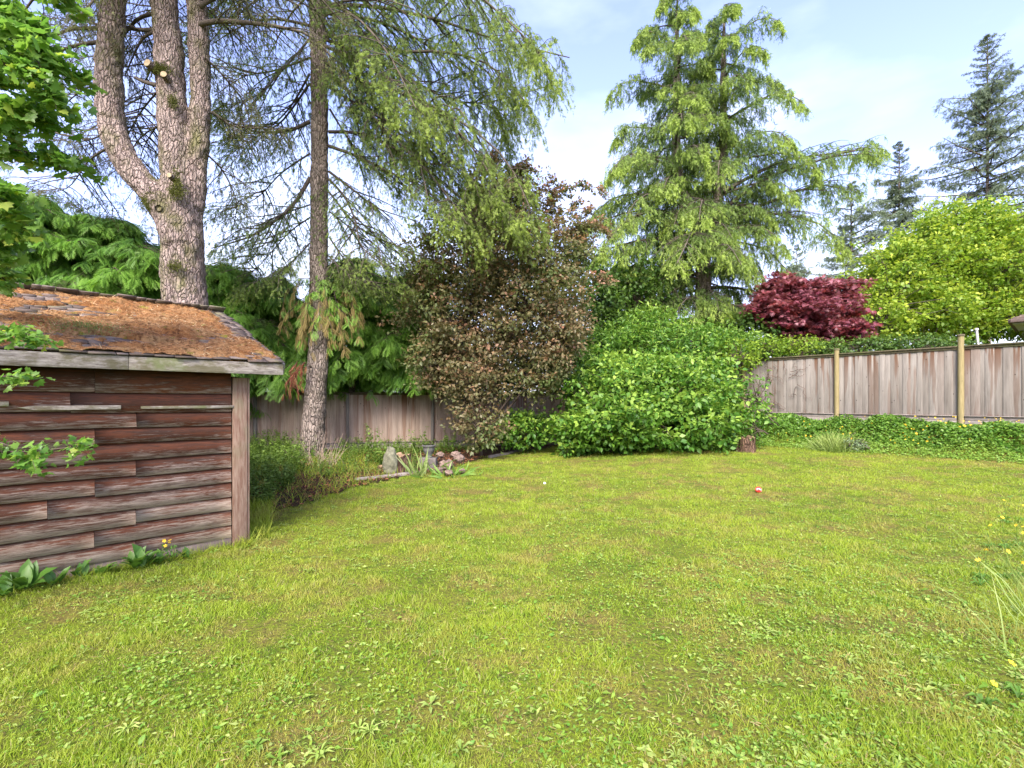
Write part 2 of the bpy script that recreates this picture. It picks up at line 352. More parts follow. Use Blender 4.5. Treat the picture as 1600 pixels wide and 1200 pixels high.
M_rail = g.fin(c, .88, g.bump(n, .5, .006), .15)

def fence_run(root, base, u, n, length, zb, zt, spacing, first, mats, rg, posttop=.2, round_post=True, capmat=None, postmat=None, postH=None):
    """a run of vertical boards along u starting at base (2d), n = the side seen; panels between posts at first + k*spacing"""
    ax = np.array([[u[0], u[1], 0], [n[0], n[1], 0], [0, 0, 1.]])
    P = lambda a, b_, z: A(base[0] + u[0] * a + n[0] * b_, base[1] + u[1] * a + n[1] * b_, z)
    posts = [first + k * spacing for k in range(-20, 21) if -.01 <= first + k * spacing <= length + .01]
    edges = sorted(set([0.] + posts + [length]))
    for e0, e1 in zip(edges[:-1], edges[1:]):
        if e1 - e0 < .3: continue
        mb = MB(); a = e0 + .03; nb = 0
        while a < e1 - .04:
            w = min(rg.choice([.135, .14, .09, .15, .14]), e1 - .03 - a)
            if w > .03:
                r = rg.uniform(0, .9) if rg.random() > .07 else .97
                mb.box(P(a + w / 2, (.011 if nb % 2 else 0) + rg.uniform(-.003, .003), (zb + zt) / 2 + rg.uniform(-.006, .006)), (w + .012, .018, zt - zb), ax, r, .0015, rg); nb += 1
            a += w
        mb.build('board_panel', mats[0], root, origin=root.location, bevel=.002)
        rb = MB(); rb.box(P((e0 + e1) / 2, .034, zb + .055), (e1 - e0 - .13, .035, .09), ax, .4); rb.box(P((e0 + e1) / 2, .045, zb - .045), (e1 - e0 - .13, .03, .095), ax, .8)
        rb.box(P((e0 + e1) / 2, .055, zb + .108), (e1 - e0 - .13, .075, .018), ax, .8)
        rb.build('bottom_rail', M_rail, root, origin=root.location, bevel=.003)
        rt = MB(); rt.box(P((e0 + e1) / 2, .028, zt - .02), (e1 - e0 - .12, .03, .05), ax, .2); rt.box(P((e0 + e1) / 2, .012, zt + .022), (e1 - e0 - .12, .13, .032), ax, .2)
        rt.build('top_rail', capmat or M_cap, root, origin=root.location, bevel=.004)
    for k, q in enumerate(posts):
        pb = MB(); h = (postH[k % len(postH)] if postH else posttop); z0 = zb - .5; z1 = zt + h
        if round_post:
            zz = np.array([z0, z1]); pb.tubes(np.stack([P(q, .045, z) for z in np.linspace(z0, z1, 5)]), np.full(5, .058), 18)
        else: pb.box(P(q, .03, (z0 + z1) / 2), (.09, .09, z1 - z0), ax, .5)
        po = pb.build('post', postmat or M_post, root, origin=root.location, smooth_=round_post)
        cb = MB()
        if round_post: cb.tubes(np.stack([P(q, .045, z1 - .002), P(q, .045, z1 + .035), P(q, .045, z1 + .042)]), np.array([.072, .072, .05]), 18, cap=True)
        else: cb.box(P(q, .03, z1 + .012), (.12, .12, .025), ax, .5)
        co = cb.build('post_cap', M_cap, po, origin=root.location)
rg = np.random.default_rng(3)
fr = thing('wooden_fence', 'pale weathered board fence with tall round posts on the planted bank at right', 'fence', (P1[0], P1[1], .9))
base = P1 - U * 5.2
fence_run(fr, base, U, INW, 5.2 + 2.44 * 2.2, 1.03, 2.70, 2.44, 5.2 - 2.44 * 2 + 0, (M_boardR,), rg, postH=(.15, .15, .13, .26, .2))
LA = A(-9.6, 13.2); LB = A(4.6, 16.9); ul = unit(LB - LA); nl = A(ul[1], -ul[0]); Ll = np.linalg.norm(LB - LA)
fl = thing('wooden_fence', 'brown weathered board fence behind the tall conifer and mulch bed at left', 'fence', (LA[0], LA[1], 0))
fence_run(fl, LA, ul, nl, Ll, .12, 1.70, 2.5, 2.35, (M_boardL,), rg, posttop=.0, round_post=False, postmat=M_boardR)

# ---------------------------------------------------------------- shed
g = N('weathered_siding'); r = g.attr('rnd'); t = g.attr('tip'); z = g.n('ShaderNodeSeparateXYZ'); g.set(z.inputs[0], g.obj()); zz = z.outputs[2]
p = g.n('ShaderNodeVectorMath', operation='ADD'); g.set(p.inputs[0], g.obj((.075, .3, 1.0))); cx = g.n('ShaderNodeCombineXYZ'); g.set(cx.inputs[0], g.math('MULTIPLY', r, 53.)); g.set(p.inputs[1], cx.outputs[0])
gr = g.noise(p.outputs[0], 95, 7, .75, .5); gr2 = g.noise(p.outputs[0], 16, 5, .6, .5); big = g.noise(g.obj((.5, 1, 1)), 2.5, 4, .6)
c = g.mix(g.rng(gr2, .3, .7), (.135, .042, .018), (.055, .026, .017)); c = g.mix(g.rng(r, .75, 1, 0, .7), c, (.175, .060, .025)); c = g.mix(g.rng(gr, .40, .64, 0, .85), c, (.022, .015, .012)); c = g.mix(g.rng(big, .5, .72, 0, .75), c, (.030, .020, .016))
wear = g.math('ADD', g.rng(t, .8, .0, -.25, .80), g.rng(zz, 1.55, .10, -.50, .50)); wear = g.math('ADD', wear, g.rng(gr, .38, .62, -.48, .48)); wear = g.math('ADD', wear, g.rng(big, .3, .7, -.35, .3)); wear = g.math('MULTIPLY', g.math('ADD', wear, g.rng(r, 0, 1, -.2, .12)), 1., True)
pale = g.mix(g.rng(zz, .75, .1), (.40, .32, .27), (.35, .29, .21)); pale = g.mix(g.rng(gr2, .4, .7, 0, .5), pale, (.20, .15, .115))
c = g.mix(wear, c, pale)
M_siding = g.fin(c, .85, g.bump(g.math('ADD', gr, gr2), .7, .006), .2)
g = N('mossy_fascia'); p = g.obj((.16, .5, 1)); gr = g.noise(p, 45, 6, .7, .6); c = g.mix(g.rng(gr, .32, .58), (.09, .07, .055), (.34, .31, .26)); c = g.mix(g.rng(g.noise(g.obj((1, 1, 1.5)), 5, 5, .7), .46, .6, 0, .75), c, (.115, .105, .05))
c = g.mix(g.rng(g.noise(g.obj(), 2.2, 4, .6), .55, .66, 0, .8), c, (.14, .17, .06)); M_fascia = g.fin(c, .92, g.bump(gr, .8, .006), .1)
g = N('corner_trim'); p = g.obj((1, 1, .1)); gr = g.noise(p, 50, 6, .7, .5); c = g.mix(g.rng(gr, .35, .65), (.14, .075, .05), (.26, .19, .14)); c = g.mix(g.rng(g.noise(g.obj((1, 1, .4)), 6, 4), .52, .68, 0, .6), c, (.16, .16, .09)); M_trim = g.fin(c, .88, g.bump(gr, .6, .004), .15)
g = N('cedar_shingle'); r = g.attr('rnd'); n = g.noise(g.obj(), 30, 5, .7); c = g.mix(r, (.085, .065, .052), (.20, .165, .14)); c = g.mix(g.rng(n, .4, .7, 0, .6), c, (.05, .04, .035)); c = g.mix(g.rng(g.noise(g.obj(), 4, 4), .55, .7, 0, .5), c, (.13, .14, .05)); M_shingle = g.fin(c, .95, g.bump(n, .6, .01), .1)
g = N('orange_moss'); p = g.obj(); n = g.noise(p, 3.2, 5, .65); m = g.noise(p, 26, 5, .7)
c = g.mix(g.rng(n, .38, .62), (.22, .10, .034), (.33, .20, .09)); c = g.mix(g.rng(m, .48, .62, 0, .9), c, (.09, .04, .018)); c = g.mix(g.rng(g.noise(p, 6.5, 4, .6), .60, .70, 0, .9), c, (.20, .20, .03)); c = g.mix(g.rng(m, .40, .30, 0, .6), c, (.36, .25, .12))
M_moss = g.fin(c, .97, g.bump(m, 1., .03), .05)
g = N('needle_litter'); c = g.mix(g.attr('rnd'), (.29, .125, .045), (.44, .26, .12)); c = g.mix(g.math('GREATER_THAN', g.attr('rnd'), .93), c, (.60, .48, .28)); c = g.mix(g.math('LESS_THAN', g.attr('rnd'), .15), c, (.13, .06, .03)); M_litter = g.fin(c, .95, None, .1)
g = N('dark_interior'); M_dark = g.fin((.03, .022, .018), .95)

SC = A(-2.83, 4.99); SLEN = 6.4
shed = thing('garden_shed', 'old red brown lap sided shed with orange moss on its roof', 'shed', (SC[0], SC[1], 0), R_(45))
def LB_(): return MB()
rg = np.random.default_rng(8)
bz = [.09] + [.09 + .145 * k for k in range(1, 10)] + [1.57, 1.77]
def px2x(px):   # local x along the wall for a photo column
    k = (px - 800) / F; t = (-2.83 - k * 4.99) / (k - 1) * -1  # X=-2.83-a/sqrt2, Y=4.99-a/sqrt2
    a = (-2.83 - k * 4.99) / (1 - k); return -a * math.sqrt(2)
jp = [[214], [110, 350], [214, 30], [148], [74, 300], [212, 10], [148], [330], [148, 250], [214], [74, 148], [148]]
jp = [[211], [147], [212], [74], [148], [212], [330], [148], [213], [110], [148]]
sid = MB()
for k in range(len(bz) - 1):
    z0, z1 = bz[k], bz[k + 1] + .022; xs_ = sorted([-SLEN] + [px2x(q) for q in jp[k]] + [-1.9 - 1.3 * rg.random() - 1.2, -.065])
    xs_ = [x for i_, x in enumerate(xs_) if i_ == 0 or x - xs_[i_ - 1] > .25]; xs_[-1] = -.065
    for a, b_ in zip(xs_[:-1], xs_[1:]):
        nx = max(2, int((b_ - a) / .12)); x = np.linspace(a + .0015, b_ - .0015, nx); sag = rg.normal() * .004
        dz = .006 * np.sin((x - a) * 2.1 + k) + sag + rg.uniform(-.004, .004); yo = rg.uniform(0, .004)
        # section: bottom back, bottom front, top front, top back
        sec = [(0.0, z0), (-.024 - yo, z0), (-.004, z1), (.0, z1)]; V = np.array([[(xx, yy, zz_ + (d if zz_ == z0 else d * .6)) for yy, zz_ in sec] for xx, d in zip(x, dz)]).reshape(-1, 3)
        f = []
        for i_ in range(nx - 1):
            q = i_ * 4
            for e in range(3): f += [q + e, q + e + 1, q + 4 + e + 1, q + 4 + e]
        f += [0, 1, 2, 3]; e = (nx - 1) * 4; f += [e + 3, e + 2, e + 1, e]
        tt = np.tile([0, 0, 1, 1], nx); sid.add(V, f, [4] * (len(f) // 4), rg.random(), tt)
sid.build('siding', M_siding, shed)
mb = MB(); mb.box((-SLEN / 2 - .03, -.004, -.05), (SLEN - .07, .03, .30)); mb.build('foundation_board', plain('foundation_board', (.24, .185, .145), .9, var=.3, sc=6, bump=.6), shed)
mb = MB(); mb.box((-SLEN / 2, 2.06, .85), (SLEN - .02, 4.08, 1.78)); mb.build('wall', M_dark, shed)
mb = MB(); mb.box((.01, -.022, .80), (.135, .04, 1.86)); mb.box((.092, .03, .80), (.022, .12, 1.86)); mb.build('corner_post', M_trim, shed, bevel=.004)
# roof frame: eave edge at y=-.2, ridge at y=2.05
EY, RY, EZ, RZ = -.2, 2.05, 1.885, 2.70; pit = math.atan2(RZ - EZ, RY - EY); cs, sn = math.cos(pit), math.sin(pit); RL = (RY - EY) / cs; XR = .37
def roofP(x, s_, h=0.): return np.stack(np.broadcast_arrays(np.asarray(x, float), EY + np.asarray(s_) * cs - np.asarray(h) * sn, EZ + np.asarray(s_) * sn + np.asarray(h) * cs), -1)
RX = np.array([[1, 0, 0], [0, cs, sn], [0, -sn, cs]])
mb = MB(); xc = (XR - .02 - SLEN) / 2; wd = XR - .02 + SLEN
mb.box(roofP(xc, RL / 2 + .01, -.02), (wd, RL - .02, .03), RX); mb.box(A(xc, 2 * RY, 0) + roofP(xc, RL / 2 + .01, -.02) * A(0, -1, 1), (wd, RL - .02, .03), RX * np.array([[1, 1, 1], [1, -1, 1], [1, -1, 1]]) * A(1, 1, 1))
roof = mb.build('roof', M_shingle, shed)
mb = MB(); rows = int(RL / .13) + 1
for side in (0, 1):
    for rr in range(rows):
        s0 = rr * .13 - .03; x = -SLEN
        while x < XR - .01:
            w = min(rg.uniform(.08, .2), XR + .02 + rg.uniform(-.03, .02) - x)
            if w > .03 and (rg.random() > .03 or x < 0):
                c_ = roofP(x + w / 2, s0 + .11 + rg.uniform(-.015, .015), .012 + rg.uniform(0, .008)); a_ = RX.copy(); th = .06 + rg.normal() * .02
                a_[1] = RX[1] * math.cos(th) - RX[2] * math.sin(th); a_[2] = RX[2] * math.cos(th) + RX[1] * math.sin(th)
                if side: c_ = c_ * A(1, -1, 1) + A(0, 2 * RY, 0); a_ = a_ * A(1, -1, 1)
                mb.box(c_, (w - .005, .24, .014), a_, rg.random(), .003, rg)
            x += w
mb.build('shingles', M_shingle, roof)
# moss blanket
gx, gs = np.meshgrid(np.arange(-SLEN + .02, XR - .0, .022), np.arange(-.015, RL + .02, .022))
def mossh(x, s_):
    h = .13 * (fbm(x * 2.6, s_ * 3.2, 0, 21, 4) - .33) + .07 * (fbm(x * 13, s_ * 13, 0, 22, 3) - .5)
    e = smooth(XR + .24 - .12 * s_, XR - .0 - .12 * s_, x + .16 * fbm(x * 4, s_ * 6, 0, 4)) 
    hole = smooth(.70, .76, fbm(x * 1.4 + 3, s_ * 2.6, 0, 33, 4)); return .028 + h * .9 - (1 - e) * .10 - hole * .10 - .03 * smooth(.12, 0, s_)
V = roofP(gx, gs, mossh(gx, gs)); n1, n2 = gx.shape; i, j = np.meshgrid(np.arange(n1 - 1), np.arange(n2 - 1), indexing='ij'); b = i * n2 + j
mb = MB(); mb.add(V, np.stack([b, b + 1, b + n2 + 1, b + n2], -1).ravel(), np.full(b.size, 4)); mb.build('moss_cover', M_moss, roof, smooth_=True)
NN = 60000; x = rg.uniform(-SLEN + 1.5, XR, NN); s_ = rg.uniform(-.02, RL, NN); h = mossh(x, s_); k = (h > .015) & (rg.random(NN) < .35 + .8 * fbm(x * 2.2, s_ * 2.2, 0, 41)); x, s_, h = x[k], s_[k], h[k]
NT = TP([(-.5, 0, 0), (.5, 0, 0), (0, 1, .15)], [(0, 1, 2)]); d = rg.normal(size=(len(x), 3)) * A(1, .8, .28) + A(0, -.2, 0)
mb = MB(); L_ = rg.uniform(.02, .07, len(x)); mb.inst(NT, roofP(x, s_, h + .002), d @ RX, rg.normal(size=(len(x), 3)) * .5 + A(0, -.3, 1), np.stack([np.full(len(x), .0035), L_, L_], -1), np.clip(fbm(x * 3, s_ * 3, 0, 77) * .9 + rg.normal(size=len(x)) * .3, 0, 1))
tag(mb.build('needle_litter', M_litter, roof), None, kind='stuff')
# green weed growing in the moss
wx, ws = px2x(120) + .1, .62; mb = MB(); n = 1500; a = rg.normal(size=(n, 2)) * A(.15, .08); hh = rg.uniform(0, .07, n)
mb.inst(leaf_t(.5), roofP(wx + a[:, 0], ws + a[:, 1], .04 + hh), rg.normal(size=(n, 3)) + A(0, 0, .6), rg.normal(size=(n, 3)) + A(0, 0, 1), rg.uniform(.008, .018, n), rg.random(n)); mb.build('weed', leafmat('roof_weed', (.10, .15, .03), (.20, .26, .07)), roof)
mb = MB()
for a, b_ in ((-SLEN, px2x(195)), (px2x(195), XR + .0)): mb.box(((a + b_) / 2, EY - .012, 1.822 + rg.uniform(-.002, .002)), (b_ - a - .003, .028, .118), None, rg.random())
mb.build('fascia', M_fascia, shed, bevel=.003)
mb = MB(); cb_ = roofP(XR - .0 + .013, RL / 2 - .02, -.055); mb.box(cb_, (.026, RL - .02, .115), RX); mb.box(cb_ * A(1, -1, 1) + A(0, 2 * RY, 0), (.026, RL - .02, .115), RX * A(1, -1, 1)); mb.build('barge_board', M_fascia, shed, bevel=.003)
mb = MB(); mb.box((xc, -.09, 1.79), (wd - .1, .16, .012)); mb.build('soffit', M_siding, shed)
for a, b_, z_, lb in ((px2x(54), px2x(188), 1.435, 'grey batten with a pointed left end nailed across the siding'), (px2x(219), px2x(363), 1.432, 'pale thin batten nailed across the siding beside the corner'), (px2x(-60), px2x(14), 1.47, 'short grey batten behind the leaves')):
    mb = MB(); thin = .036 if z_ > 1.433 else .026; c_ = ((a + b_) / 2, -.038, z_); mb.box(c_, (b_ - a, .02, thin), None, .5)
    if a > -3 and z_ == 1.435:
        mb.add([(a, -.048, z_ + .018), (a, -.048, z_ - .018), (a - .10, -.046, z_ + .004), (a, -.028, z_ + .018), (a, -.028, z_ - .018), (a - .10, -.03, z_ + .004)], [0, 2, 1, 3, 4, 5, 0, 3, 5, 2, 1, 2, 5, 4], [3, 3, 4, 4])
    mb.build('batten', M_fascia, shed, bevel=.001, label=lb)
# ---------------------------------------------------------------- plant machinery
def curves(S0, D, L, m=6, droop=0., wig=.04, rg=None, bend=None):
    S0 = np.asarray(S0, float); D = unit(D); L = np.asarray(L, float); t = np.linspace(0, 1, m); n = len(S0)
    P = S0[:, None] + D[:, None] * (L[:, None] * t)[..., None]
    P[..., 2] -= (np.broadcast_to(droop, (n,)) * L)[:, None] * t ** 2
    if bend is not None: P += bend[:, None] * (L[:, None] * t ** 2)[..., None]
    if wig: P += np.cumsum(rg.normal(size=P.shape), 1) * (wig * L[:, None, None] / m) * (t > 0)[None, :, None]
    return P
def samp(P, t):
    """P (n,m,3), t (n,k) -> points and tangents (n,k,3)"""
    n, m, _ = P.shape; f = np.clip(t, 0, .9999) * (m - 1); i = f.astype(int); u = (f - i)[..., None]; a = P[np.arange(n)[:, None], i]; b = P[np.arange(n)[:, None], i + 1]
    return a + (b - a) * u, unit(b - a)
def resamp(pts, m):
    pts = np.asarray(pts, float); k = len(pts); t = np.linspace(0, k - 1, m); out_ = []
    for q in t:   # catmull-rom
        i = min(int(q), k - 2); u = q - i; p0, p1, p2, p3 = pts[max(i - 1, 0)], pts[i], pts[i + 1], pts[min(i + 2, k - 1)]
        out_.append(.5 * ((2 * p1) + (-p0 + p2) * u + (2 * p0 - 5 * p1 + 4 * p2 - p3) * u * u + (-p0 + 3 * p1 - 3 * p2 + p3) * u ** 3))
    return np.array(out_)
def side_dirs(T, rg, fwd=.6, lift=0., roll=.15):
    """alternate left/right directions off tangents T (n,k,3)"""
    n, k, _ = T.shape; s = unit(np.cross(T, A(0, 0, 1))); sg = np.where((np.arange(k) % 2) == 0, 1, -1)[None, :, None]
    return unit(T * fwd + s * sg + A(0, 0, 1) * lift + rg.normal(size=T.shape) * roll)
def flat(a): return a.reshape(-1, a.shape[-1])
def taper(r0, r1, m, p=1.): return r0 + (r1 - r0) * np.linspace(0, 1, m) ** p
TUFTS = [tuft_t(9, s) for s in range(4)]
FRONDS = [frond_t(8, s) for s in range(3)]
def boughs(wood, leaf, B, br, rg, nsec=16, lsec=.42, secdroop=.25, ntw=7, ltw=.45, twdroop=1.2, ntuft=6, tsz=.10, tipc=.6, t0=.12, minsec=.12, tw_r=.004, hang=.6, widths=(.7, 1, .7), tipz=None, wooddens=1., back=1.3):
    """conifer boughs: B (n,m,3) centre lines -> side branches -> hanging twigs -> shoots"""
    n, m, _ = B.shape; Lb = np.linalg.norm(np.diff(B, axis=1), axis=-1).sum(1)
    wood.tubes(B, np.asarray(br)[:, None] * taper(1, .18, m)[None], 5)
    t = np.sort(rg.uniform(t0, 1, (n, nsec)), 1); Ps, Ts = samp(B, t); D = side_dirs(Ts, rg, .8, .05, .2)
    L = (Lb[:, None] * lsec * np.sin(np.clip((t - t0) / (1 - t0), 0, 1) * 2.2 + .75) .clip(.15) * rg.uniform(.6, 1.2, t.shape) + minsec).ravel()
    Sx = curves(flat(Ps), flat(D), L, 6, secdroop, .10, rg); ts = np.repeat(t.ravel()[:, None], ntw + 1, 1)
    k = rg.random(len(Sx)) < wooddens
    wood.tubes(Sx[k], (.004 + .012 * L[k])[:, None] * taper(1, .25, 6)[None], 3)
    # the bough's own tip counts as a side branch as well
    t2 = np.sort(rg.uniform(.08, 1, (len(Sx), ntw + 1)), 1); t2[:, -1] = .99; Pt, Tt = samp(Sx, t2)
    Dt = unit(side_dirs(Tt, rg, 1.0, 0, .3) * 1.0 + A(0, 0, -hang)); L2 = ltw * (1.1 - .5 * t2.ravel()) * rg.uniform(.5, 1.25, t2.size)
    Tw = curves(flat(Pt), flat(Dt), L2, 4, twdroop * .5, .12, rg)
    if tw_r: 
        k = rg.random(len(Tw)) < wooddens; wood.tubes(Tw[k], tw_r * taper(1, .4, 4)[None] + np.zeros((k.sum(), 1)), 3)
    t3 = np.sort(rg.uniform(.05, 1, (len(Tw), ntuft)), 1); t3[:, -1] = .95; Pf, Tf = samp(Tw, t3)
    D3 = unit(Tf + rg.normal(size=Tf.shape) * .45); N3 = rg.normal(size=D3.shape) * .6 + A(0, 0, 1)
    br_ = np.repeat(np.clip((t.ravel()[:, None] - .35) / .65, 0, 1), ntw + 1, 1).ravel()[:, None] * .55 + t2.ravel()[:, None] * .35 + t3 * .35
    bn = np.repeat(np.repeat(rg.random((n, nsec)).ravel(), ntw + 1)[:, None], ntuft, 1)      # some side branches carry fresher growth
    tip = np.clip((br_ - .45) * 1.4, 0, 1) * tipc * (.4 + .9 * bn)
    sz = tsz * rg.uniform(.65, 1.25, t3.size); rnd = rg.random(t3.size); pf, d3, n3, tp = flat(Pf), flat(D3), flat(N3), tip.ravel()
    for q in range(4):
        k = np.arange(len(pf)) % 4 == q; leaf.inst(TUFTS[q], pf[k], d3[k], n3[k], np.stack([sz[k] * widths[0], sz[k] * widths[1], sz[k] * widths[2]], -1), rnd[k], tp[k])
def leafclumps(mb, C, rad, nleaf, T, size, rg, up=.8, outc=None, tipf=.3, flatz=.6, droop=.2, rnd0=None, spread=1.):
    """leaf sprays about clump centres C (n,3)"""
    n = len(C); rad = np.broadcast_to(rad, (n,)); off = rg.normal(size=(n, nleaf, 3)); off /= np.maximum(1, np.linalg.norm(off, axis=-1, keepdims=True) / 1.7); off *= rad[:, None, None] * A(.6, .6, .6 * flatz)
    P = C[:, None] + off
    o = unit(off) if outc is None else unit(unit(off) * .6 + unit(C - outc)[:, None] * .8)
    nn = unit(o * spread * .7 + A(0, 0, up) + rg.normal(size=P.shape) * .35); dd = unit(o + rg.normal(size=P.shape) * .6 + A(0, 0, -droop))
    sz = size * rg.uniform(.55, 1.25, (n, nleaf)); r = np.clip((rg.random((n, nleaf)) if rnd0 is None else rnd0[:, None] + rg.normal(size=(n, nleaf)) * .18), 0, 1)
    hi = np.clip(off[..., 2] / (rad[:, None] * .6) + .2, 0, 1); tip = hi * tipf * (rg.random((n, 1)) + .2)
    Tl = T if isinstance(T, list) else [T]; fl_ = [flat(P), flat(dd), flat(nn), sz.ravel(), r.ravel(), tip.ravel()]
    for q in range(len(Tl)):
        k = np.arange(len(fl_[0])) % len(Tl) == q; mb.inst(Tl[q], fl_[0][k], fl_[1][k], fl_[2][k], fl_[3][k], fl_[4][k], fl_[5][k])
def blobs(E, rg, dens, inner=.45, lump=.22, zmin=None):
    """clump centres over ellipsoids E: list of (centre, radii, weight)"""
    out_ = []
    for c, r, *w in E:
        r = np.array(r, float); area = 4 * PI * ((r[0] * r[1]) ** 1.6 / 3 + (r[0] * r[2]) ** 1.6 / 3 + (r[1] * r[2]) ** 1.6 / 3) ** (1 / 1.6); n = int(area * dens * (w[0] if w else 1))
        d = unit(rg.normal(size=(n, 3))); s = rg.uniform(inner, 1, n) ** .6; k = 1 + lump * (fbm(d[:, 0] * 2.3 + 9 + c[0], d[:, 1] * 2.3 + 9, d[:, 2] * 2.3 + 9, 3, 3) - .5) * 2.2
        out_.append(np.asarray(c) + d * r * (s * k)[:, None])
    P = np.concatenate(out_)
    return P if zmin is None else P[P[:, 2] > hz(P[:, 0], P[:, 1]) + zmin]
def limbs(wood, root, C, r0, rg, frac=1., m=6, sides=5, sag=-.12, r1=.004):
    """branches from points root (n,3) out to some of the clump centres"""
    k = rg.random(len(C)) < frac; C = C[k]; root = np.broadcast_to(root, (len(k), 3))[k]; t = np.linspace(0, 1, m)[None, :, None]; L = np.linalg.norm(C - root, axis=-1)
    P = root[:, None] + (C - root)[:, None] * t; P[..., 2] += (L[:, None] * -sag) * np.sin(np.linspace(0, 1, m) * PI)[None]; P += rg.normal(size=P.shape) * (L[:, None, None] * .03) * np.sin(t * PI)
    wood.tubes(P, (r0 * (L / (L.mean() + 1e-6)).clip(.5, 1.6))[:, None] * taper(1, 0, m, .7)[None] + r1, sides)
def trunkmesh(name, stems, mat, parent, voxel=.022, amp=.012, sm=3):
    mb = MB(); org = parent.location
    for pts, rad in stems:
        m = max(14, int(len(pts) * 6)); P = resamp(pts, m); Rr = np.interp(np.linspace(0, len(rad) - 1, m), np.arange(len(rad)), rad)
        c0 = mb.c; mb.tubes(P, Rr, 40, cap=False)
        mb.add(mb.v[-1][:40], list(range(40))[::-1], [40]); mb.add(mb.v[-2][-40:], list(range(40)), [40])
    o = mb.build(name, mat, parent, origin=org, smooth_=True)
    w = o.modifiers.new('weld', 'WELD'); w.merge_threshold = .0005
    r = o.modifiers.new('remesh', 'REMESH'); r.mode = 'VOXEL'; r.voxel_size = voxel; r.use_smooth_shade = True
    s = o.modifiers.new('smooth', 'SMOOTH'); s.iterations = sm * 3; s.factor = .6
    tx = bpy.data.textures.new('bark_relief', 'STUCCI'); tx.noise_scale = .10; d = o.modifiers.new('relief', 'DISPLACE'); d.texture = tx; d.strength = amp * 2; d.mid_level = .5; d.texture_coords = 'LOCAL'
    tx2 = bpy.data.textures.new('bark_swell', 'CLOUDS'); tx2.noise_scale = .35; d = o.modifiers.new('swell', 'DISPLACE'); d.texture = tx2; d.strength = amp * 5; d.mid_level = .5; d.texture_coords = 'LOCAL'
    return o

M_barkbig = barkmat('furrowed_bark', (.20, .155, .130), (.33, .265, .225), (.07, .045, .036), (.115, .125, .030), .8, .75)
M_barkdark = barkmat('mossy_dark_bark', (.20, .16, .13), (.32, .27, .22), (.06, .042, .034), (.045, .05, .022), .8, .75)
M_twig = plain('twig_bark', (.075, .058, .045), .9, .1, var=.4, sc=4)
M_limb = plain('limb_bark', (.095, .08, .062), .9, .1, var=.4, sc=6, bump=.6)
M_larch = leafmat('drooping_conifer_green', (.080, .140, .034), (.15, .225, .050), (.32, .42, .075), .45, .6)
M_silh = leafmat('sparse_conifer_green', (.075, .10, .032), (.145, .165, .055), (.20, .21, .05), .35, .6)
M_thuja = leafmat('thuja_green', (.065, .190, .028), (.125, .29, .040), (.26, .46, .065), .42, .5, patch=.5, pc=(.055, .15, .035), ps=1.1)
M_dead = leafmat('dead_spray_brown', (.20, .13, .03), (.28, .22, .07), (.30, .24, .09), .3, .8)
M_rust = leafmat('dead_spray_rust', (.26, .08, .04), (.34, .14, .08), None, .3, .8)
M_deodar = leafmat('deodar_green', (.070, .135, .036), (.115, .20, .05), (.34, .46, .085), .38, .55)
M_fir = leafmat('hazed_fir_green', (.11, .16, .115), (.17, .22, .14), (.24, .29, .16), .3, .7)  # distance haze is put into the colour: paler, greyer green
M_plum = leafmat('bronze_leaf', (.105, .125, .045), (.20, .165, .080), (.40, .20, .13), .38, .45, patch=.9, pc=(.11, .16, .045), ps=.5)
M_bush = leafmat('bush_leaf', (.055, .155, .018), (.12, .25, .028), (.28, .42, .06), .38, .45, patch=.4, pc=(.045, .13, .018), ps=1.)
M_lime = leafmat('lime_leaf', (.130, .235, .018), (.22, .33, .030), (.42, .50, .060), .42, .5, patch=.5, pc=(.10, .22, .018), ps=.7)
M_red = leafmat('crimson_leaf', (.095, .016, .028), (.165, .032, .050), (.40, .16, .19), .35, .4, patch=.7, pc=(.20, .030, .016), ps=2.)  # pinkish tip colour paints highlights onto the upper leaves of each clump
M_near = leafmat('lobed_leaf', (.095, .22, .035), (.20, .34, .06), (.42, .50, .08), .5, .35)
M_hedge = leafmat('dark_green_leaf', (.035, .085, .016), (.075, .140, .024), (.13, .22, .035), .35, .5)  # darker green for the background tree and hedges

# ---------------------------------------------------------------- the three-stemmed tree behind the shed
rg = np.random.default_rng(11); D0 = 9.5
b0 = at(292, 0, D0) * A(1, 1, 0); tr = thing('three_stemmed_tree', 'huge mossy conifer trunk dividing into three stems behind the shed', 'tree', b0)
def pts(L, Y): return [at(a, b, Y + (c[0] if c else 0)) for a, b, *c in L]
px = D0 / F
stems = [
    (pts([(292, 745), (291, 600), (290, 490), (286, 420), (283, 350), (276, 280), (271, 210), (267, 130), (262, 60), (256, 0), (250, -160), (246, -330)], D0), [42 * px, 34 * px, 32 * px, 29.5 * px, 28.5 * px, 22 * px, 20 * px, 20 * px, 19 * px, 18.5 * px, 17 * px, 13 * px]),
    (pts([(280, 385), (266, 345), (240, 305), (208, 268), (185, 228), (173, 180), (170, 110), (174, 50), (176, -10), (172, -160), (170, -300)], D0 - .15), [22 * px, 21 * px, 19 * px, 18.5 * px, 18.5 * px, 19 * px, 18 * px, 16 * px, 15.5 * px, 14 * px, 12 * px]),
    (pts([(291, 395), (300, 330), (306, 270), (311, 210), (313, 150), (311, 80), (307, 0), (304, -150), (300, -300)], D0 + .12), [18 * px, 16.5 * px, 15 * px, 14.5 * px, 14 * px, 14.5 * px, 14 * px, 12 * px, 10 * px])]
tk = trunkmesh('trunk', stems, M_barkbig, tr, .03, .014, 2)
g = N('cut_wood'); M_cut = g.fin(g.mix(g.rng(g.noise(g.obj(), 20, 3), .3, .7), (.24, .18, .10), (.36, .29, .18)), .9)
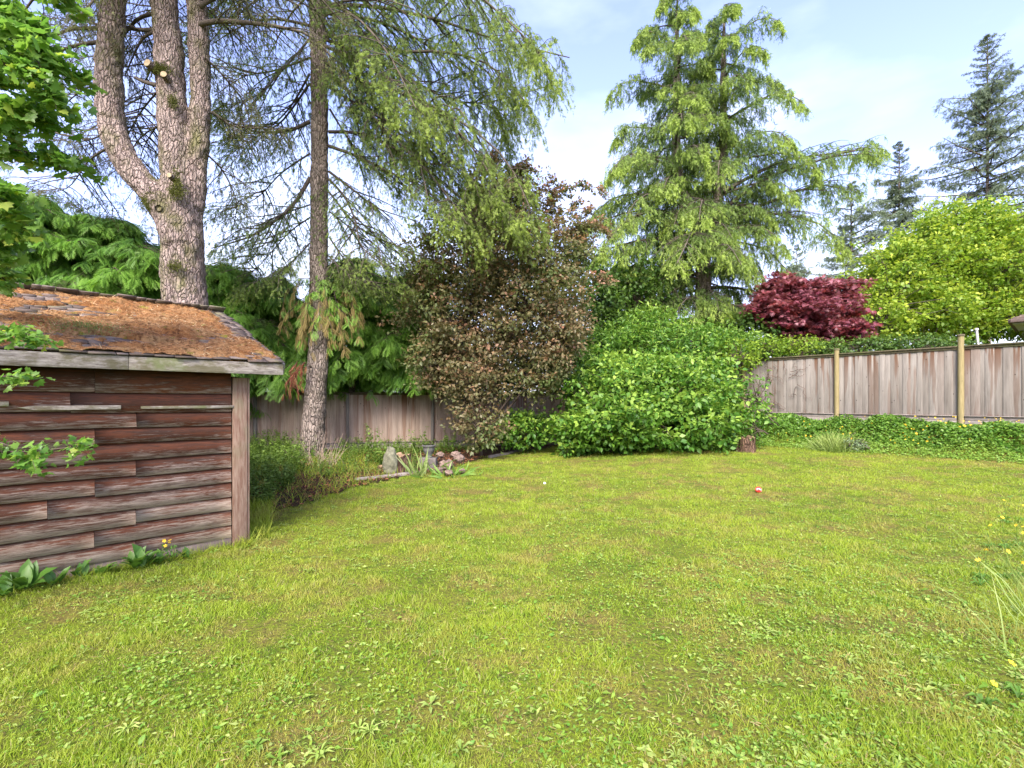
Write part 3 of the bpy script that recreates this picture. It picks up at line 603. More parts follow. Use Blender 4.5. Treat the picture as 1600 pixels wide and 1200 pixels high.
g = N('moss_patch'); nn = g.noise(g.obj(), 60, 4, .7); M_mossg = g.fin(g.mix(nn, (.045, .060, .012), (.15, .17, .035)), .97, g.bump(nn, 1, .02), .05)
for (a, b_, dx, dy, rr, ln) in ((256, 121, -.15, -1, 6, .10), (272, 138, .15, -1, 5, .10), (291, 295, 0, -1, 4, .08), (269, 342, .1, -1, 5, .04)):
    p0 = at(a, b_, D0) ; n_ = unit(A(dx, dy, .1)); p0 = p0 + n_ * (.27 if b_ < 200 else .40); mb = MB(); mb.tubes(np.stack([p0 - n_ * .15, p0 + n_ * ln * .5, p0 + n_ * ln]), np.array([rr * px * 1.25, rr * px * 1.05, rr * px]), 14)
    st = mb.build('branch_stub', M_barkbig, tk, origin=tr.location, smooth_=True); mb = MB(); mb.tubes(np.stack([p0 + n_ * ln * .98, p0 + n_ * (ln + .003)]), np.array([rr * px * .92, rr * px * .9]), 14, cap=True); 
    if b_ < 330: mb.build('cut_face', M_cut, tk, origin=tr.location)
mb = MB(); P = resamp(pts([(246, 133), (228, 129), (211, 121)], D0 - .15), 6); mb.tubes(P, taper(.045, .028, 6), 8, cap=True); mb.build('broken_branch', M_limb, tr, origin=tr.location, smooth_=True)
# moss tufts round the fork and the knots
mb = MB(); sp = [((256, 328), (18, 16), .37, 1400), ((298, 312), (13, 13), .40, 900), ((263, 122), (20, 9), .27, 900), ((232, 292), (20, 7), .22, 600), ((297, 425), (14, 9), .42, 400), ((296, 290), (9, 16), .38, 300), ((195, 228), (8, 14), .20, 250), ((284, 170), (8, 10), .24, 300)]
for (cx_, cy_), (sx, sy), off, n in sp:
    a = rg.normal(size=(n, 2)) * A(sx, sy) * .5; p0 = np.stack([(cx_ + a[:, 0] - 800) * px, np.full(n, D0 - off) + rg.normal(size=n) * .015 + (a[:, 0] * px) ** 2 * 1.0, CH + (HY - cy_ - a[:, 1]) * px], -1)
    mb.inst(NT, p0, rg.normal(size=(n, 3)) + A(0, -.8, .3), rg.normal(size=(n, 3)), np.stack([np.full(n, .012), np.full(n, .055), np.full(n, .05)], -1), rg.random(n))
tag(mb.build('moss', leafmat('moss_tufts', (.060, .070, .014), (.145, .160, .030), None, .2, .9), tr, origin=tr.location), None, kind='stuff')
# limbs and sparse drooping twigs
wood, leaf = MB(), MB()
LM = [([(176, 62), (150, 66), (115, 72), (85, 84), (60, 108)], .05, -.2), ([(176, 45), (150, 44), (110, 46), (80, 58), (55, 66)], .05, .6), ([(245, 20), (215, 30), (190, 60), (165, 95), (150, 130)], .04, .9),
      ([(245, 48), (215, 46), (185, 42), (165, 45), (120, 20)], .045, .5), ([(312, 38), (345, 33), (400, 37), (445, 44), (485, 56), (520, 90)], .055, -.2), ([(240, 50), (222, 62), (205, 95), (195, 120)], .03, .4),
      ([(312, 170), (335, 178), (362, 196), (400, 200), (440, 203)], .035, .8), ([(312, 10), (350, -10), (400, -20), (470, 10)], .05, .1), ([(260, -10), (220, -30), (170, -20), (120, 30)], .05, -1.), ([(176, -30), (120, -40), (60, -10), (10, 60)], .05, .9),
      ([(312, -60), (380, -70), (460, -40), (540, 40)], .05, .9), ([(176, 200), (150, 215), (115, 222), (90, 215)], .02, .7), ([(285, 110), (240, 150), (205, 200), (190, 250)], .025, 1.6), ([(275, 160), (250, 190), (225, 230), (215, 270)], .02, 1.3), ([(320, 90), (350, 120), (385, 170), (395, 240)], .025, .9), ([(170, 230), (140, 250), (110, 290), (85, 300)], .02, 1.5), ([(322, 240), (350, 270), (370, 320), (360, 370)], .02, 1.2), ([(270, 190), (225, 210), (205, 250), (235, 320)], .02, 2.), ([(160, 130), (130, 140), (100, 165), (70, 200)], .02, 1.2), ([(262, 60), (230, 120), (215, 180), (200, 230)], .02, 1.8)]
for L_, r_, dy in LM:
    P = resamp([at(a, b_, D0 + dy * i_ / (len(L_) - 1)) for i_, (a, b_) in enumerate(L_)], 12); wood.tubes(P, taper(r_, r_ * .25, 12), 7)
    boughs(wood, leaf, P[None], [r_ * .3], rg, nsec=18, lsec=.38, ntw=6, ltw=.42, twdroop=1., ntuft=6, tsz=.075, tipc=.5, t0=.15, widths=(.8, 1, .8), hang=.7, tw_r=.0035)
# the upper crown beyond the frame
st = [at(a, b_, D0) for a, b_ in ((250, -150), (248, -260), (172, -140), (170, -240), (304, -120), (302, -250), (255, -60), (175, -80), (306, -60))]
S0, D_, L_ = [], [], []
for p0 in st:
    for k in range(4):
        a = rg.uniform(0, 2 * PI); S0.append(p0 + A(0, 0, rg.uniform(-.6, .9))); D_.append((math.cos(a), math.sin(a), rg.uniform(-.05, .35))); L_.append(rg.uniform(2.2, 4.))
B = curves(S0, D_, L_, 8, .25, .1, rg); boughs(wood, leaf, B, np.full(len(B), .045), rg, nsec=16, lsec=.3, ntw=6, ltw=.5, ntuft=6, tsz=.075, tipc=.6, widths=(.7, 1, .7), hang=.7)
wood.build('limbs', M_limb, tr, origin=tr.location); leaf.build('foliage', M_silh, tr, origin=tr.location)

# ---------------------------------------------------------------- the tall single-trunked conifer
rg = np.random.default_rng(12); D0 = 12.4; px = D0 / F; b0 = at(490, 716, D0) * A(1, 1, 0)
tr = thing('tall_drooping_conifer', 'tall straight trunked conifer with drooping olive branches in front of the brown fence', 'tree', b0)
stems = [(pts([(487, 735), (489, 705), (490, 660), (493, 620), (497, 560), (498, 480), (498, 380), (499, 280), (499, 190), (498, 100), (495, 0), (492, -120), (488, -300), (484, -520)], D0), [27 * px, 20 * px, 17 * px, 16 * px, 15 * px, 14 * px, 13.5 * px, 13 * px, 12.5 * px, 12 * px, 11.5 * px, 10 * px, 7 * px, 3 * px])]
tk = trunkmesh('trunk', stems, M_barkdark, tr, .03, .012, 1)
wood, leaf = MB(), MB()
LM = [([(484, 190), (455, 203), (420, 207), (390, 203), (345, 183)], .05, -.6), ([(484, 278), (462, 315), (430, 345), (390, 370), (330, 388)], .055, -.9), ([(514, 206), (560, 208), (600, 222), (650, 250), (715, 262)], .045, -.8), ([(514, 228), (560, 245), (610, 270), (650, 285), (690, 320)], .045, -1.4),
      ([(514, 268), (550, 295), (590, 325), (650, 345)], .035, -.6), ([(514, 280), (540, 310), (555, 345), (565, 385), (600, 415)], .035, -1.2), ([(515, 170), (540, 210), (580, 262), (640, 300)], .03, .9), ([(484, 115), (455, 165), (420, 200), (360, 240)], .03, .9), ([(484, 130), (440, 190), (400, 215), (345, 275)], .03, 1.6),
      ([(505, 55), (560, 65), (620, 80), (700, 82), (770, 105), (830, 170)], .055, -1.2), ([(505, 95), (560, 125), (640, 150), (720, 190), (790, 250), (830, 330)], .05, -1.8), ([(505, 10), (580, 10), (680, 30), (770, 60), (890, 90)], .055, -.4), ([(505, 60), (600, 100), (690, 150), (760, 160), (870, 130)], .045, .8),
      ([(505, -40), (600, -50), (720, -20), (830, 60)], .05, .6), ([(505, 130), (570, 170), (660, 220), (740, 280), (800, 330)], .04, -1.1), ([(505, -80), (580, -100), (680, -60), (780, 20), (850, 90)], .05, -2.), ([(484, 40), (430, 30), (380, 40), (330, 70)], .04, 1.), ([(484, -20), (420, -40), (360, -10), (300, 60)], .045, -1.5),
      ([(505, 0), (560, 30), (610, 90), (650, 170)], .04, -2.6), ([(505, 40), (540, 90), (580, 160), (620, 240)], .04, 2.), ([(484, 60), (450, 100), (400, 150), (350, 165)], .03, -1.4), ([(514, 330), (545, 355), (590, 400), (640, 425)], .022, .8), ([(484, 340), (450, 365), (400, 420), (370, 440)], .022, .9), ([(505, 110), (600, 190), (700, 270), (760, 360)], .04, 1.), ([(514, 300), (560, 355), (610, 380), (665, 405)], .028, -.6), ([(514, 370), (550, 420), (590, 450), (640, 470)], .022, 1.2), ([(484, 240), (440, 270), (400, 310), (350, 330)], .025, .8), ([(484, 380), (455, 410), (425, 430), (385, 445)], .02, -.8), ([(484, 90), (430, 110), (380, 120), (335, 150)], .03, 1.6), ([(484, 320), (440, 340), (400, 400), (360, 425)], .02, 1.4), ([(514, 400), (545, 430), (580, 440), (625, 445)], .02, -.5), ([(505, 70), (620, 130), (730, 220), (800, 340)], .045, -1.5), ([(505, 20), (610, 40), (720, 110), (800, 210)], .045, .2), ([(505, 100), (590, 190), (670, 270), (730, 350)], .04, -1.9)]
for i0, (L_, r_, dy) in enumerate(LM):
    P = resamp([at(a, b_, D0 + dy * (i_ / (len(L_) - 1))) for i_, (a, b_) in enumerate(L_)], 14); wood.tubes(P, taper(r_, r_ * .22, 14), 7)
    dense = L_[0][0] == 505
    boughs(wood, leaf, P[None], [r_ * .3], rg, nsec=36 if dense else 24, lsec=.24 if dense else .42, ntw=9 if dense else 7, ltw=.62 if dense else .45, twdroop=1.15 if dense else .8, ntuft=11 if dense else 8, tsz=.110 if dense else .088, tipc=.85 if dense else .5, t0=.08, widths=(1.05, 1, 1.05), hang=.85 if dense else .5, tw_r=.0035)
S0, D_, L_ = [], [], []
for k in range(60):
    h = rg.uniform(0, 1); a = rg.uniform(0, 2 * PI); S0.append(at(495 - 8 * h, 20 - 500 * h, D0)); D_.append((math.cos(a), math.sin(a), rg.uniform(-.2, .3))); L_.append(rg.uniform(2.2, 4.6) * (1 - .6 * h))
B = curves(S0, D_, L_, 8, .35, .1, rg); boughs(wood, leaf, B, np.full(len(B), .04), rg, nsec=12, lsec=.32, ntw=5, ltw=.6, twdroop=1.3, ntuft=5, tsz=.11, tipc=.8, hang=1., tw_r=0)
wood.build('limbs', M_limb, tr, origin=tr.location); leaf.build('foliage', M_larch, tr, origin=tr.location)

# ---------------------------------------------------------------- twin-topped cedar beyond the corner
rg = np.random.default_rng(13); D0 = 18.5; px = D0 / F
tr = thing('twin_topped_cedar', 'large cedar with two leading tops and lime drooping tips behind the green bush', 'tree', at(1100, 0, D0) * A(1, 1, 0) + A(0, 0, .8))
Lp = [(1100, 660), (1099, 480), (1097, 400), (1083, 345), (1066, 300), (1057, 240), (1057, 120), (1058, 20), (1060, -35)]; Rp = [(1099, 420), (1108, 365), (1122, 310), (1129, 240), (1130, 120), (1131, 50), (1131, 2)]
stems = [(pts(Lp, D0), [16 * px, 12 * px, 11 * px, 9 * px, 8 * px, 7 * px, 5 * px, 2.5 * px, 1 * px]), (pts(Rp, D0 + .2), [9 * px, 9 * px, 8 * px, 7 * px, 4.5 * px, 2.5 * px, .7 * px])]
trunkmesh('trunk', stems, M_barkdark, tr, .04, .008, 1)
wood, leaf = MB(), MB(); Bs, rs = [], []
def env(y, side):  # crown half width in photo pixels from the middle 1095
    if side < 0: return np.interp(y, [-40, 20, 60, 130, 200, 260, 350, 420, 480, 520], [45, 62, 92, 138, 152, 162, 170, 165, 150, 110])
    return np.interp(y, [-40, 5, 50, 110, 200, 260, 330, 420, 480, 520], [30, 42, 72, 122, 148, 160, 160, 110, 100, 70])
GA = 2.399963
for which, (pl, ytop, ybot, nb) in enumerate(((Lp, -35, 505, 64), (Rp, 2, 410, 44))):
    ya = np.array([q[1] for q in pl][::-1]); xa = np.array([q[0] for q in pl][::-1])
    for k in range(nb):
        y = ytop + (ybot - ytop) * ((k + .3) / nb) ** .85; x0 = np.interp(y, ya, xa); a = k * GA + rg.normal() * .3; c_, s_ = math.cos(a), math.sin(a); side = 1 if c_ > 0 else -1
        lim = (1095 + side * env(y + 25, side) - x0) * side * px; R0 = max(.35, lim if abs(c_) > .3 else (env(y, 1) + env(y, -1)) / 2 * px * .8)
        inner = side * (1 if which else -1) < 0
        ln = R0 * rg.uniform(.68, 1.12)
        if inner: ln = min(ln, (20 + max(0, y) * .36) * px)
        up = np.interp(y, [-40, 150, 350, 480], [.55, .35, .15, -.05]) + rg.normal() * .06
        S0 = at(x0, y, D0 + .2 * which); t = np.linspace(0, 1, 9); Pz = ln * (up * t - .18 * t ** 2 - .30 * t ** 5); P = S0 + np.stack([c_ * ln * t, s_ * ln * t, Pz], -1); P += np.cumsum(rg.normal(size=P.shape), 0) * .012 * ln * A(1, 1, .5)
        Bs.append(P); rs.append(.014 + .014 * ln)
for L_, dy in (([(1128, 330), (1165, 300), (1200, 278), (1240, 262), (1290, 248), (1335, 234), (1372, 240)], -.8), ([(1125, 340), (1180, 325), (1240, 300), (1290, 290), (1340, 300)], .6), ([(1118, 350), (1170, 335), (1220, 335), (1280, 350), (1320, 385)], -1.6), ([(1130, 300), (1180, 272), (1230, 250), (1300, 240), (1355, 232)], .4),
               ([(1097, 400), (1060, 400), (1020, 405), (975, 420), (935, 430)], -1.4), ([(1098, 480), (1140, 478), (1175, 480), (1210, 500)], -1.2), ([(1098, 440), (1060, 450), (1030, 470), (1000, 500)], -1.8), ([(1100, 490), (1110, 495), (1140, 505), (1150, 520)], -1.8), ([(1098, 420), (1140, 415), (1170, 430), (1195, 445)], -1.), ([(1083, 345), (1040, 330), (990, 330), (940, 345)], -.9), ([(1098, 470), (1050, 470), (1000, 480), (955, 505)], -.9), ([(1098, 450), (1150, 450), (1190, 462), (1205, 480)], -.3), ([(1098, 500), (1060, 500), (1040, 510), (1010, 525)], -2.2), ([(1098, 430), (1050, 425), (985, 440), (940, 465)], .4), ([(1098, 380), (1040, 372), (980, 380), (935, 395)], -1.9)):
    P = resamp([at(a, b_, D0 + dy * (i_ / (len(L_) - 1))) for i_, (a, b_) in enumerate(L_)], 9); Bs.append(P); rs.append(.08)
Bs = np.array(Bs); rs = np.array(rs)
Lb = np.linalg.norm(np.diff(Bs, axis=1), axis=-1).sum(1)
for lo, hi, ns in ((0, 1.2, 14), (1.2, 2.6, 22), (2.6, 4., 30), (4., 99, 52)):
    k = (Lb >= lo) & (Lb < hi)
    if k.any(): boughs(wood, leaf, Bs[k], rs[k], rg, nsec=ns, lsec=.27, ntw=7, ltw=.32, twdroop=1.6, ntuft=8, tsz=.155, tipc=1.2, t0=.10, widths=(.7, 1, .7), hang=.9, secdroop=.35, tw_r=.004, wooddens=.6)
wood.build('limbs', M_limb, tr, origin=tr.location); leaf.build('foliage', M_deodar, tr, origin=tr.location)

# ---------------------------------------------------------------- distant firs
def fir(pxx, ytop, ybase, Y, halfw, seed, label, dens=1.):
    rg = np.random.default_rng(seed); px = Y / F; base = at(pxx, ybase, Y); top = at(pxx, ytop, Y); H = top[2] - base[2]
    z0 = .9; tr = thing('distant_fir', label, 'fir tree', (base[0], base[1], z0), group=None)
    mb = MB(); mb.tubes(resamp([A(base[0], Y, z0), base, top], 8), taper(.010 * (top[2]), .03, 8), 8); mb.build('trunk', M_barkdark, tr, origin=tr.location, smooth_=True)
    wood, leaf = MB(), MB(); n = int(92 * dens); h = (np.arange(n) + .5) / n; a = np.arange(n) * GA + rg.normal(size=n) * .4; w = halfw * px * np.interp(h, [0, .1, .5, .85, .97, 1], [.85, 1., .78, .38, .12, .03])
    L_ = w * rg.uniform(.35, 1.35, n); S0 = base + (top - base) * h[:, None]; D_ = np.stack([np.cos(a), np.sin(a), np.interp(h, [0, .5, 1], [-.25, 0, .6])], -1)
    B = curves(S0, D_, L_, 7, -.12 + np.zeros(n), .08, rg); hi = h > .80
    boughs(wood, leaf, B[hi], .02 + .015 * L_[hi], rg, nsec=14, lsec=.2, ntw=2, ltw=.10, twdroop=.4, ntuft=4, tsz=.17, tipc=.3, minsec=.05, hang=.1, tw_r=0, wooddens=.5); B = B[~hi]; L_ = L_[~hi]
    boughs(wood, leaf, B, .02 + .015 * L_, rg, nsec=18, lsec=.2, ntw=3, ltw=.020 * Y ** .75, twdroop=.8, ntuft=4, tsz=.020 * Y * .38, tipc=.35, widths=(.7, 1, .7), hang=.35, tw_r=0, wooddens=.5)
    wood.build('limbs', M_twig, tr, origin=tr.location); leaf.build('foliage', M_fir, tr, origin=tr.location)
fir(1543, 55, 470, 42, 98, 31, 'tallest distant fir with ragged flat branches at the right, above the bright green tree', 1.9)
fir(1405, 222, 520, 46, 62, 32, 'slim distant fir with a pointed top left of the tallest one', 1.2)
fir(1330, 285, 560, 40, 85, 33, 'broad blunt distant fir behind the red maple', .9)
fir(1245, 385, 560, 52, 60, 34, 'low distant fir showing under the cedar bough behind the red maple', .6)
# ---------------------------------------------------------------- thuja hedge trees with ferny sprays
M_thuja2 = leafmat('thuja_shoot', (.045, .095, .025), (.085, .15, .035), (.15, .24, .045), .35, .5)
def thuja(pxx, Y, ytop, R0, label, seed, zlow=.4, nb=90, fsz=.30, dead=0, grp='thuja trees along the back fence', lean=0.):
    rg = np.random.default_rng(seed); top = at(pxx, ytop, Y); base = A(top[0] - lean, Y, float(hz(top[0], Y))); H = top[2] - base[2]
    tr = thing('thuja_tree', label, 'tree', base, group=grp); mb = MB(); mb.tubes(resamp([base - A(0, 0, .2), base + (top - base) * .5, top], 8), taper(.05 + .018 * H, .012, 8), 9); mb.build('trunk', M_barkdark, tr, origin=base, smooth_=True)
    wood, leaf = MB(), MB(); h = zlow / H + (1 - zlow / H) * ((np.arange(nb) + rg.random(nb)) / nb) ** .9; a = np.arange(nb) * GA + rg.normal(size=nb) * .3
    Rr = R0 * np.interp(h, [0, .25, .6, .85, 1], [.95, 1, .9, .62, .2]) * rg.uniform(.5, 1.35, nb); S0 = base + (top - base) * h[:, None]; upn = np.interp(h, [0, .6, 1], [.25, .6, 1.5]) + rg.normal(size=nb) * .15
    B = curves(S0, np.stack([np.cos(a), np.sin(a), upn], -1), Rr * 1.12, 7, .55, .08, rg); wood.tubes(B, (.008 + .012 * Rr)[:, None] * taper(1, .2, 7)[None], 4)
    ns = 18; t = np.sort(rg.uniform(.25, 1, (nb, ns)), 1); t[:, -1] = .98; Ps, Ts = samp(B, t); Ds = side_dirs(Ts, rg, .9, -.05, .25); L2 = (Rr[:, None] * .42 * (1.15 - t) + .16).ravel()
    Sx = curves(flat(Ps), flat(Ds), L2, 5, .55, .1, rg); wood.tubes(Sx, .0045 * taper(1, .3, 5)[None] + np.zeros((len(Sx), 1)), 3)
    nf = 7; t2 = np.sort(rg.uniform(.1, 1, (len(Sx), nf)), 1); t2[:, -1] = .9; Pf, Tf = samp(Sx, t2); Df = side_dirs(Tf, rg, 1.1, -.35, .25); Nf = rg.normal(size=Df.shape) * .35 + A(0, 0, 1) + unit(Ts.reshape(-1, 1, 3)) * .5
    tip = np.clip(np.repeat(t.ravel()[:, None], nf, 1) - .45, 0, 1).ravel() * rg.uniform(.2, 1.1, t2.size); sz = fsz * rg.uniform(.6, 1.2, t2.size); pf, df, nf_ = flat(Pf), flat(Df), flat(Nf); r = rg.random(t2.size)
    for q in range(3):
        k = np.arange(len(pf)) % 3 == q; leaf.inst(FRONDS[q], pf[k], df[k], nf_[k], sz[k], r[k], tip[k])
    # thin rising shoots at the very top
    ns_ = 16; hh = rg.uniform(.55, 1, ns_); aa = rg.uniform(0, 2 * PI, ns_); Q0 = base + (top - base) * hh[:, None] + np.stack([np.cos(aa), np.sin(aa), hh * 0], -1) * (R0 * .45 * (1.2 - hh))[:, None]
    sh = MB(); QB = curves(Q0, np.stack([np.cos(aa) * .9, np.sin(aa) * .9, rg.uniform(.5, 1.4, ns_)], -1), rg.uniform(.7, 1.5, ns_), 7, .25, .12, rg); boughs(wood, sh, QB, np.full(ns_, .014), rg, nsec=12, lsec=.30, ntw=4, ltw=.2, ntuft=4, tsz=.085, tipc=.6, t0=.25, minsec=.05, hang=.4, tw_r=.003); sh.build('top_shoots', M_thuja2, tr, origin=base)
    wood.build('limbs', M_twig, tr, origin=base); leaf.build('foliage', M_thuja, tr, origin=base); return tr
thuja(-60, 10.0, 270, 2.3, 'tall thuja leftmost behind the shed, mostly hidden by near leaves', 51, zlow=2.0)
thuja(50, 10.8, 325, 2.2, 'thuja with a thin open top behind the left half of the shed roof', 52, zlow=2.0)
thuja(165, 11.6, 350, 2.2, 'bushy thuja just left of the three-stemmed trunk', 53, zlow=2.0)
thuja(250, 12.4, 395, 1.9, 'low thuja directly behind the three-stemmed trunk', 54, zlow=1.6, nb=70)
thuja(350, 13.2, 425, 2.0, 'thuja between the three-stemmed trunk and the tall straight conifer', 55, zlow=2.2, nb=80)
thuja(432, 14.6, 440, 1.8, 'thuja directly left of the straight conifer trunk', 56, zlow=2.3, nb=80)
thuja(550, 14.9, 415, 2.1, 'large thuja bulging over the brown fence right of the straight trunk', 57, zlow=2.15, nb=115, fsz=.31)
thuja(640, 15.3, 440, 2.0, 'thuja hanging over the brown fence beside the bronze tree', 58, zlow=2.15, nb=100, fsz=.31)
# one old thuja bough lies round the straight trunk, with browning sprays
rg = np.random.default_rng(60); D0 = 12.1; o0 = at(520, 470, 13.2)
tr = thing('thuja_bough', 'thuja bough with yellow brown dying sprays wrapped round the straight conifer trunk', 'bough', at(500, 480, D0)); wood, leaf, dead, rust = MB(), MB(), MB(), MB()
for k in range(34):
    a, b_ = rg.uniform(445, 560), rg.uniform(455, 520); P = resamp([at(rg.uniform(490, 530), rg.uniform(445, 480), 12.9), at((a + 500) / 2, b_ - 22, 12.2), at(a, b_, 11.9 + rg.uniform(0, .5)), at(a + (a - 500) * .18, b_ + 35, 11.9 + rg.uniform(0, .4))], 8); wood.tubes(P, taper(.012, .003, 8), 4)
    t = np.sort(rg.uniform(.3, 1, (1, 16)), 1); Ps, Ts = samp(P[None], t); Ds = side_dirs(Ts, rg, .9, -.6, .3); n_ = rg.normal(size=(16, 3)) * .4 + A(0, -.8, .6); isd = (a < 560) & (t[0] > .42) & (rg.random(16) < .75)
    leaf.inst(FRONDS[k % 3], Ps[0][~isd], Ds[0][~isd], n_[~isd], .22, rg.random((~isd).sum()), .5); dead.inst(FRONDS[k % 3], Ps[0][isd], Ds[0][isd] + A(0, 0, -.5), n_[isd], A(.13, .25, .2)[None].repeat(isd.sum(), 0), rg.random(isd.sum()), .4)
for k in range(9):
    P = resamp([at(488, 575, D0), at(470 + rg.normal() * 5, 572 + rg.normal() * 4, D0 - .25), at(462 + rg.normal() * 8, 600 + rg.normal() * 12, D0 - .3)], 6); wood.tubes(P, taper(.006, .002, 6), 4); t = np.linspace(.4, .98, 8)[None]; Ps, Ts = samp(P[None], t)
    rust.inst(FRONDS[k % 3], Ps[0], Ts[0] + rg.normal(size=(8, 3)) * .3 + A(0, 0, -.8), rg.normal(size=(8, 3)) + A(0, -1, 0), A(.10, .20, .2)[None].repeat(8, 0), rg.random(8))
wood.build('limbs', M_twig, tr, origin=tr.location); leaf.build('green_sprays', M_thuja, tr, origin=tr.location); dead.build('dying_sprays', M_dead, tr, origin=tr.location); rust.build('dead_spray', M_rust, tr, origin=tr.location)

# ---------------------------------------------------------------- broadleaf trees and bushes
L1, L2_, L3 = leaf_t(), leaf2_t(), leaf_t(.7, .05, .2)
def atE(px_, py, Y, rx, ry, rd): return (at(px_, py, Y), (rx * Y / F, rd, ry * Y / F))
def bushy(name, label, cat, E, base, seed, mat, T, size, dens, nl, crad, stem=.03, frac=.5, zmin=.05, group=None, up=.8, tipf=.5, fork=None, wood=M_twig, ns=3, spread=1., inner=.45, lump=.22, flatz=.6, limb_r=.010):
    rg = np.random.default_rng(seed); base = np.asarray(base, float); tr = thing(name, label, cat, base, group=group)
    C = np.vstack([blobs(E, rg, dens, inner, lump, zmin), blobs([(c_, np.array(r_) * 1.16, .14) for c_, r_, *w_ in E], rg, dens, .9, lump, zmin)]); mb = MB(); leafclumps(mb, C, crad * rg.uniform(.7, 1.3, len(C)), nl, T, size, rg, up, None, tipf, flatz, rnd0=rg.random(len(C)), spread=spread)
    wd = MB(); roots = []
    for i_, e in enumerate(E):
        c = np.asarray(e[0], float); f = base + A(rg.normal() * .15, rg.normal() * .15, 0) if fork is None else np.asarray(fork, float)
        mid = (f + c) / 2 + rg.normal(size=3) * .15; low = np.array([base - A(0, 0, .15), base * .5 + f * .5, f]) if fork is not None else np.array([f - A(0, 0, .1), f])
        P = resamp(np.vstack([low, mid, c]), 9); wd.tubes(P, taper(stem, stem * .35, 9), 7)
    cen = np.array([e[0] for e in E], float); near = np.argmin(np.linalg.norm(C[:, None] - cen[None], axis=-1), 1); rt = cen[near] * A(1, 1, 1) - A(0, 0, .25) * np.array([e[1][2] for e in E])[near][:, None] + rg.normal(size=C.shape) * .12
    limbs(wd, rt, C, limb_r, rg, frac, 6, 4)
    wd.build('branches', wood, tr, origin=base); mb.build('foliage', mat, tr, origin=base); return tr
# bronze-leaved tree over the left fence
g0 = at(752, 0, 12.8) * A(1, 1, 0)
bushy('bronze_leaved_tree', 'bushy bronze and brown leaved tree arching over the middle of the back fence', 'tree',
      [atE(752, 405, 13.2, 85, 95, 1.5), atE(800, 330, 13.4, 62, 62, 1.0), atE(725, 500, 12.9, 90, 95, 1.5), atE(820, 470, 12.8, 85, 95, 1.4), atE(765, 310, 13.5, 48, 45, .9), atE(860, 420, 13., 55, 75, 1.), (at(880, 520, 12.6), (.65, .8, .85)), atE(740, 590, 12.4, 55, 50, 1.0), atE(752, 668, 11.9, 36, 36, .6), atE(680, 560, 12.6, 36, 45, .8), atE(840, 580, 12.8, 55, 45, .9), atE(680, 450, 13.2, 42, 60, .8), atE(905, 380, 13.2, 28, 50, .5)],
      g0, 71, M_plum, [L1, L3], .105, 12, 26, .24, stem=.05, frac=.55, tipf=.7, fork=g0 + A(0, 0, .5), up=.5, inner=.3, lump=.45)
# a long arching bronze spray to the right
tr = bpy.data.objects['bronze_leaved_tree']; rg = np.random.default_rng(72); wd, lf = MB(), MB()
for L_ in ([(820, 400), (850, 340), (880, 300), (915, 290), (945, 298)], [(830, 390), (870, 345), (905, 325), (935, 340)], [(840, 430), (880, 375), (915, 350), (950, 362)], [(845, 460), (890, 430), (925, 430), (945, 440)], [(800, 330), (815, 290), (812, 262)], [(840, 350), (862, 310), (868, 285)], [(800, 320), (776, 275), (770, 250)], [(790, 330), (800, 285), (822, 262)]):
    P = resamp([at(a, b_, 13.1 - .08 * i_) for i_, (a, b_) in enumerate(L_)], 10)[None]; wd.tubes(P, taper(.022, .004, 10)[None], 5); t = np.sort(rg.uniform(.25, 1, (1, 16)), 1); Ps, Ts = samp(P, t); Sx = curves(Ps[0], side_dirs(Ts, rg, .8, .2, .4)[0], rg.uniform(.2, .5, 16), 4, .2, .1, rg); wd.tubes(Sx, .004 * taper(1, .5, 4)[None] + np.zeros((16, 1)), 3)
    C = flat(samp(Sx, rg.uniform(.2, 1, (16, 5)))[0]); leafclumps(lf, C, .07, 8, [L1, L3], .085, rg, .5, tipf=1.5)
wd.build('arching_branch', M_twig, tr, origin=tr.location); lf.build('arching_foliage', M_plum, tr, origin=tr.location)

# the big green bush in the corner
def gb(px_, py): return at(px_, py, 1.) 
E = [atE(1030, 660, 12.6, 115, 48, 1.6), atE(945, 660, 12.4, 72, 42, 1.1), atE(975, 625, 12.9, 55, 45, 1.0), atE(1060, 625, 12.7, 60, 52, 1.1), atE(1110, 650, 12.8, 58, 48, 1.1), atE(905, 685, 12.3, 30, 18, .6), atE(1015, 600, 13.6, 100, 48, 1.4), atE(1085, 600, 13.6, 68, 42, 1.2), atE(960, 600, 13.6, 70, 50, 1.1), atE(905, 672, 12.8, 42, 28, .8)]
b0 = A(4.2, 12.9, float(hz(4.2, 12.9))); bushy('leafy_green_bush', 'broad mound of bright green leaves in the yard corner under the cedar', 'bush', E, b0, 73, M_bush, [L2_, L3], .135, 12, 20, .25, stem=.03, frac=.35, tipf=1.3, up=.7, zmin=.06, inner=.5, lump=.5)
E = [atE(990, 545, 15.6, 80, 40, 1.3), atE(930, 560, 15.6, 55, 45, 1.1), atE(1080, 545, 15.2, 80, 35, 1.2), atE(1010, 515, 16., 60, 34, 1.), atE(1150, 545, 14.9, 45, 24, .9)]
b0 = A(4.2, 15.6, float(hz(4.2, 15.6))); bushy('elder_bush', 'taller loose green elder bush rising behind the broad leafy mound', 'bush', E, b0, 74, M_bush, [leaf_t(.38)], .15, 15, 20, .24, stem=.04, frac=.5, tipf=.9, up=.5, inner=.5, lump=.35)
E = [atE(1195, 545, 14.3, 36, 17, .5), atE(1245, 540, 14.2, 32, 14, .45), atE(1150, 560, 13.9, 28, 26, .6)]
b0 = A(7.0, 14.2, .9); bushy('overhanging_vine', 'loose green climber spilling over the left end of the pale fence', 'climber', E, b0, 75, M_lime, [L2_, L3], .09, 16, 16, .18, stem=.018, frac=.5, tipf=.6)
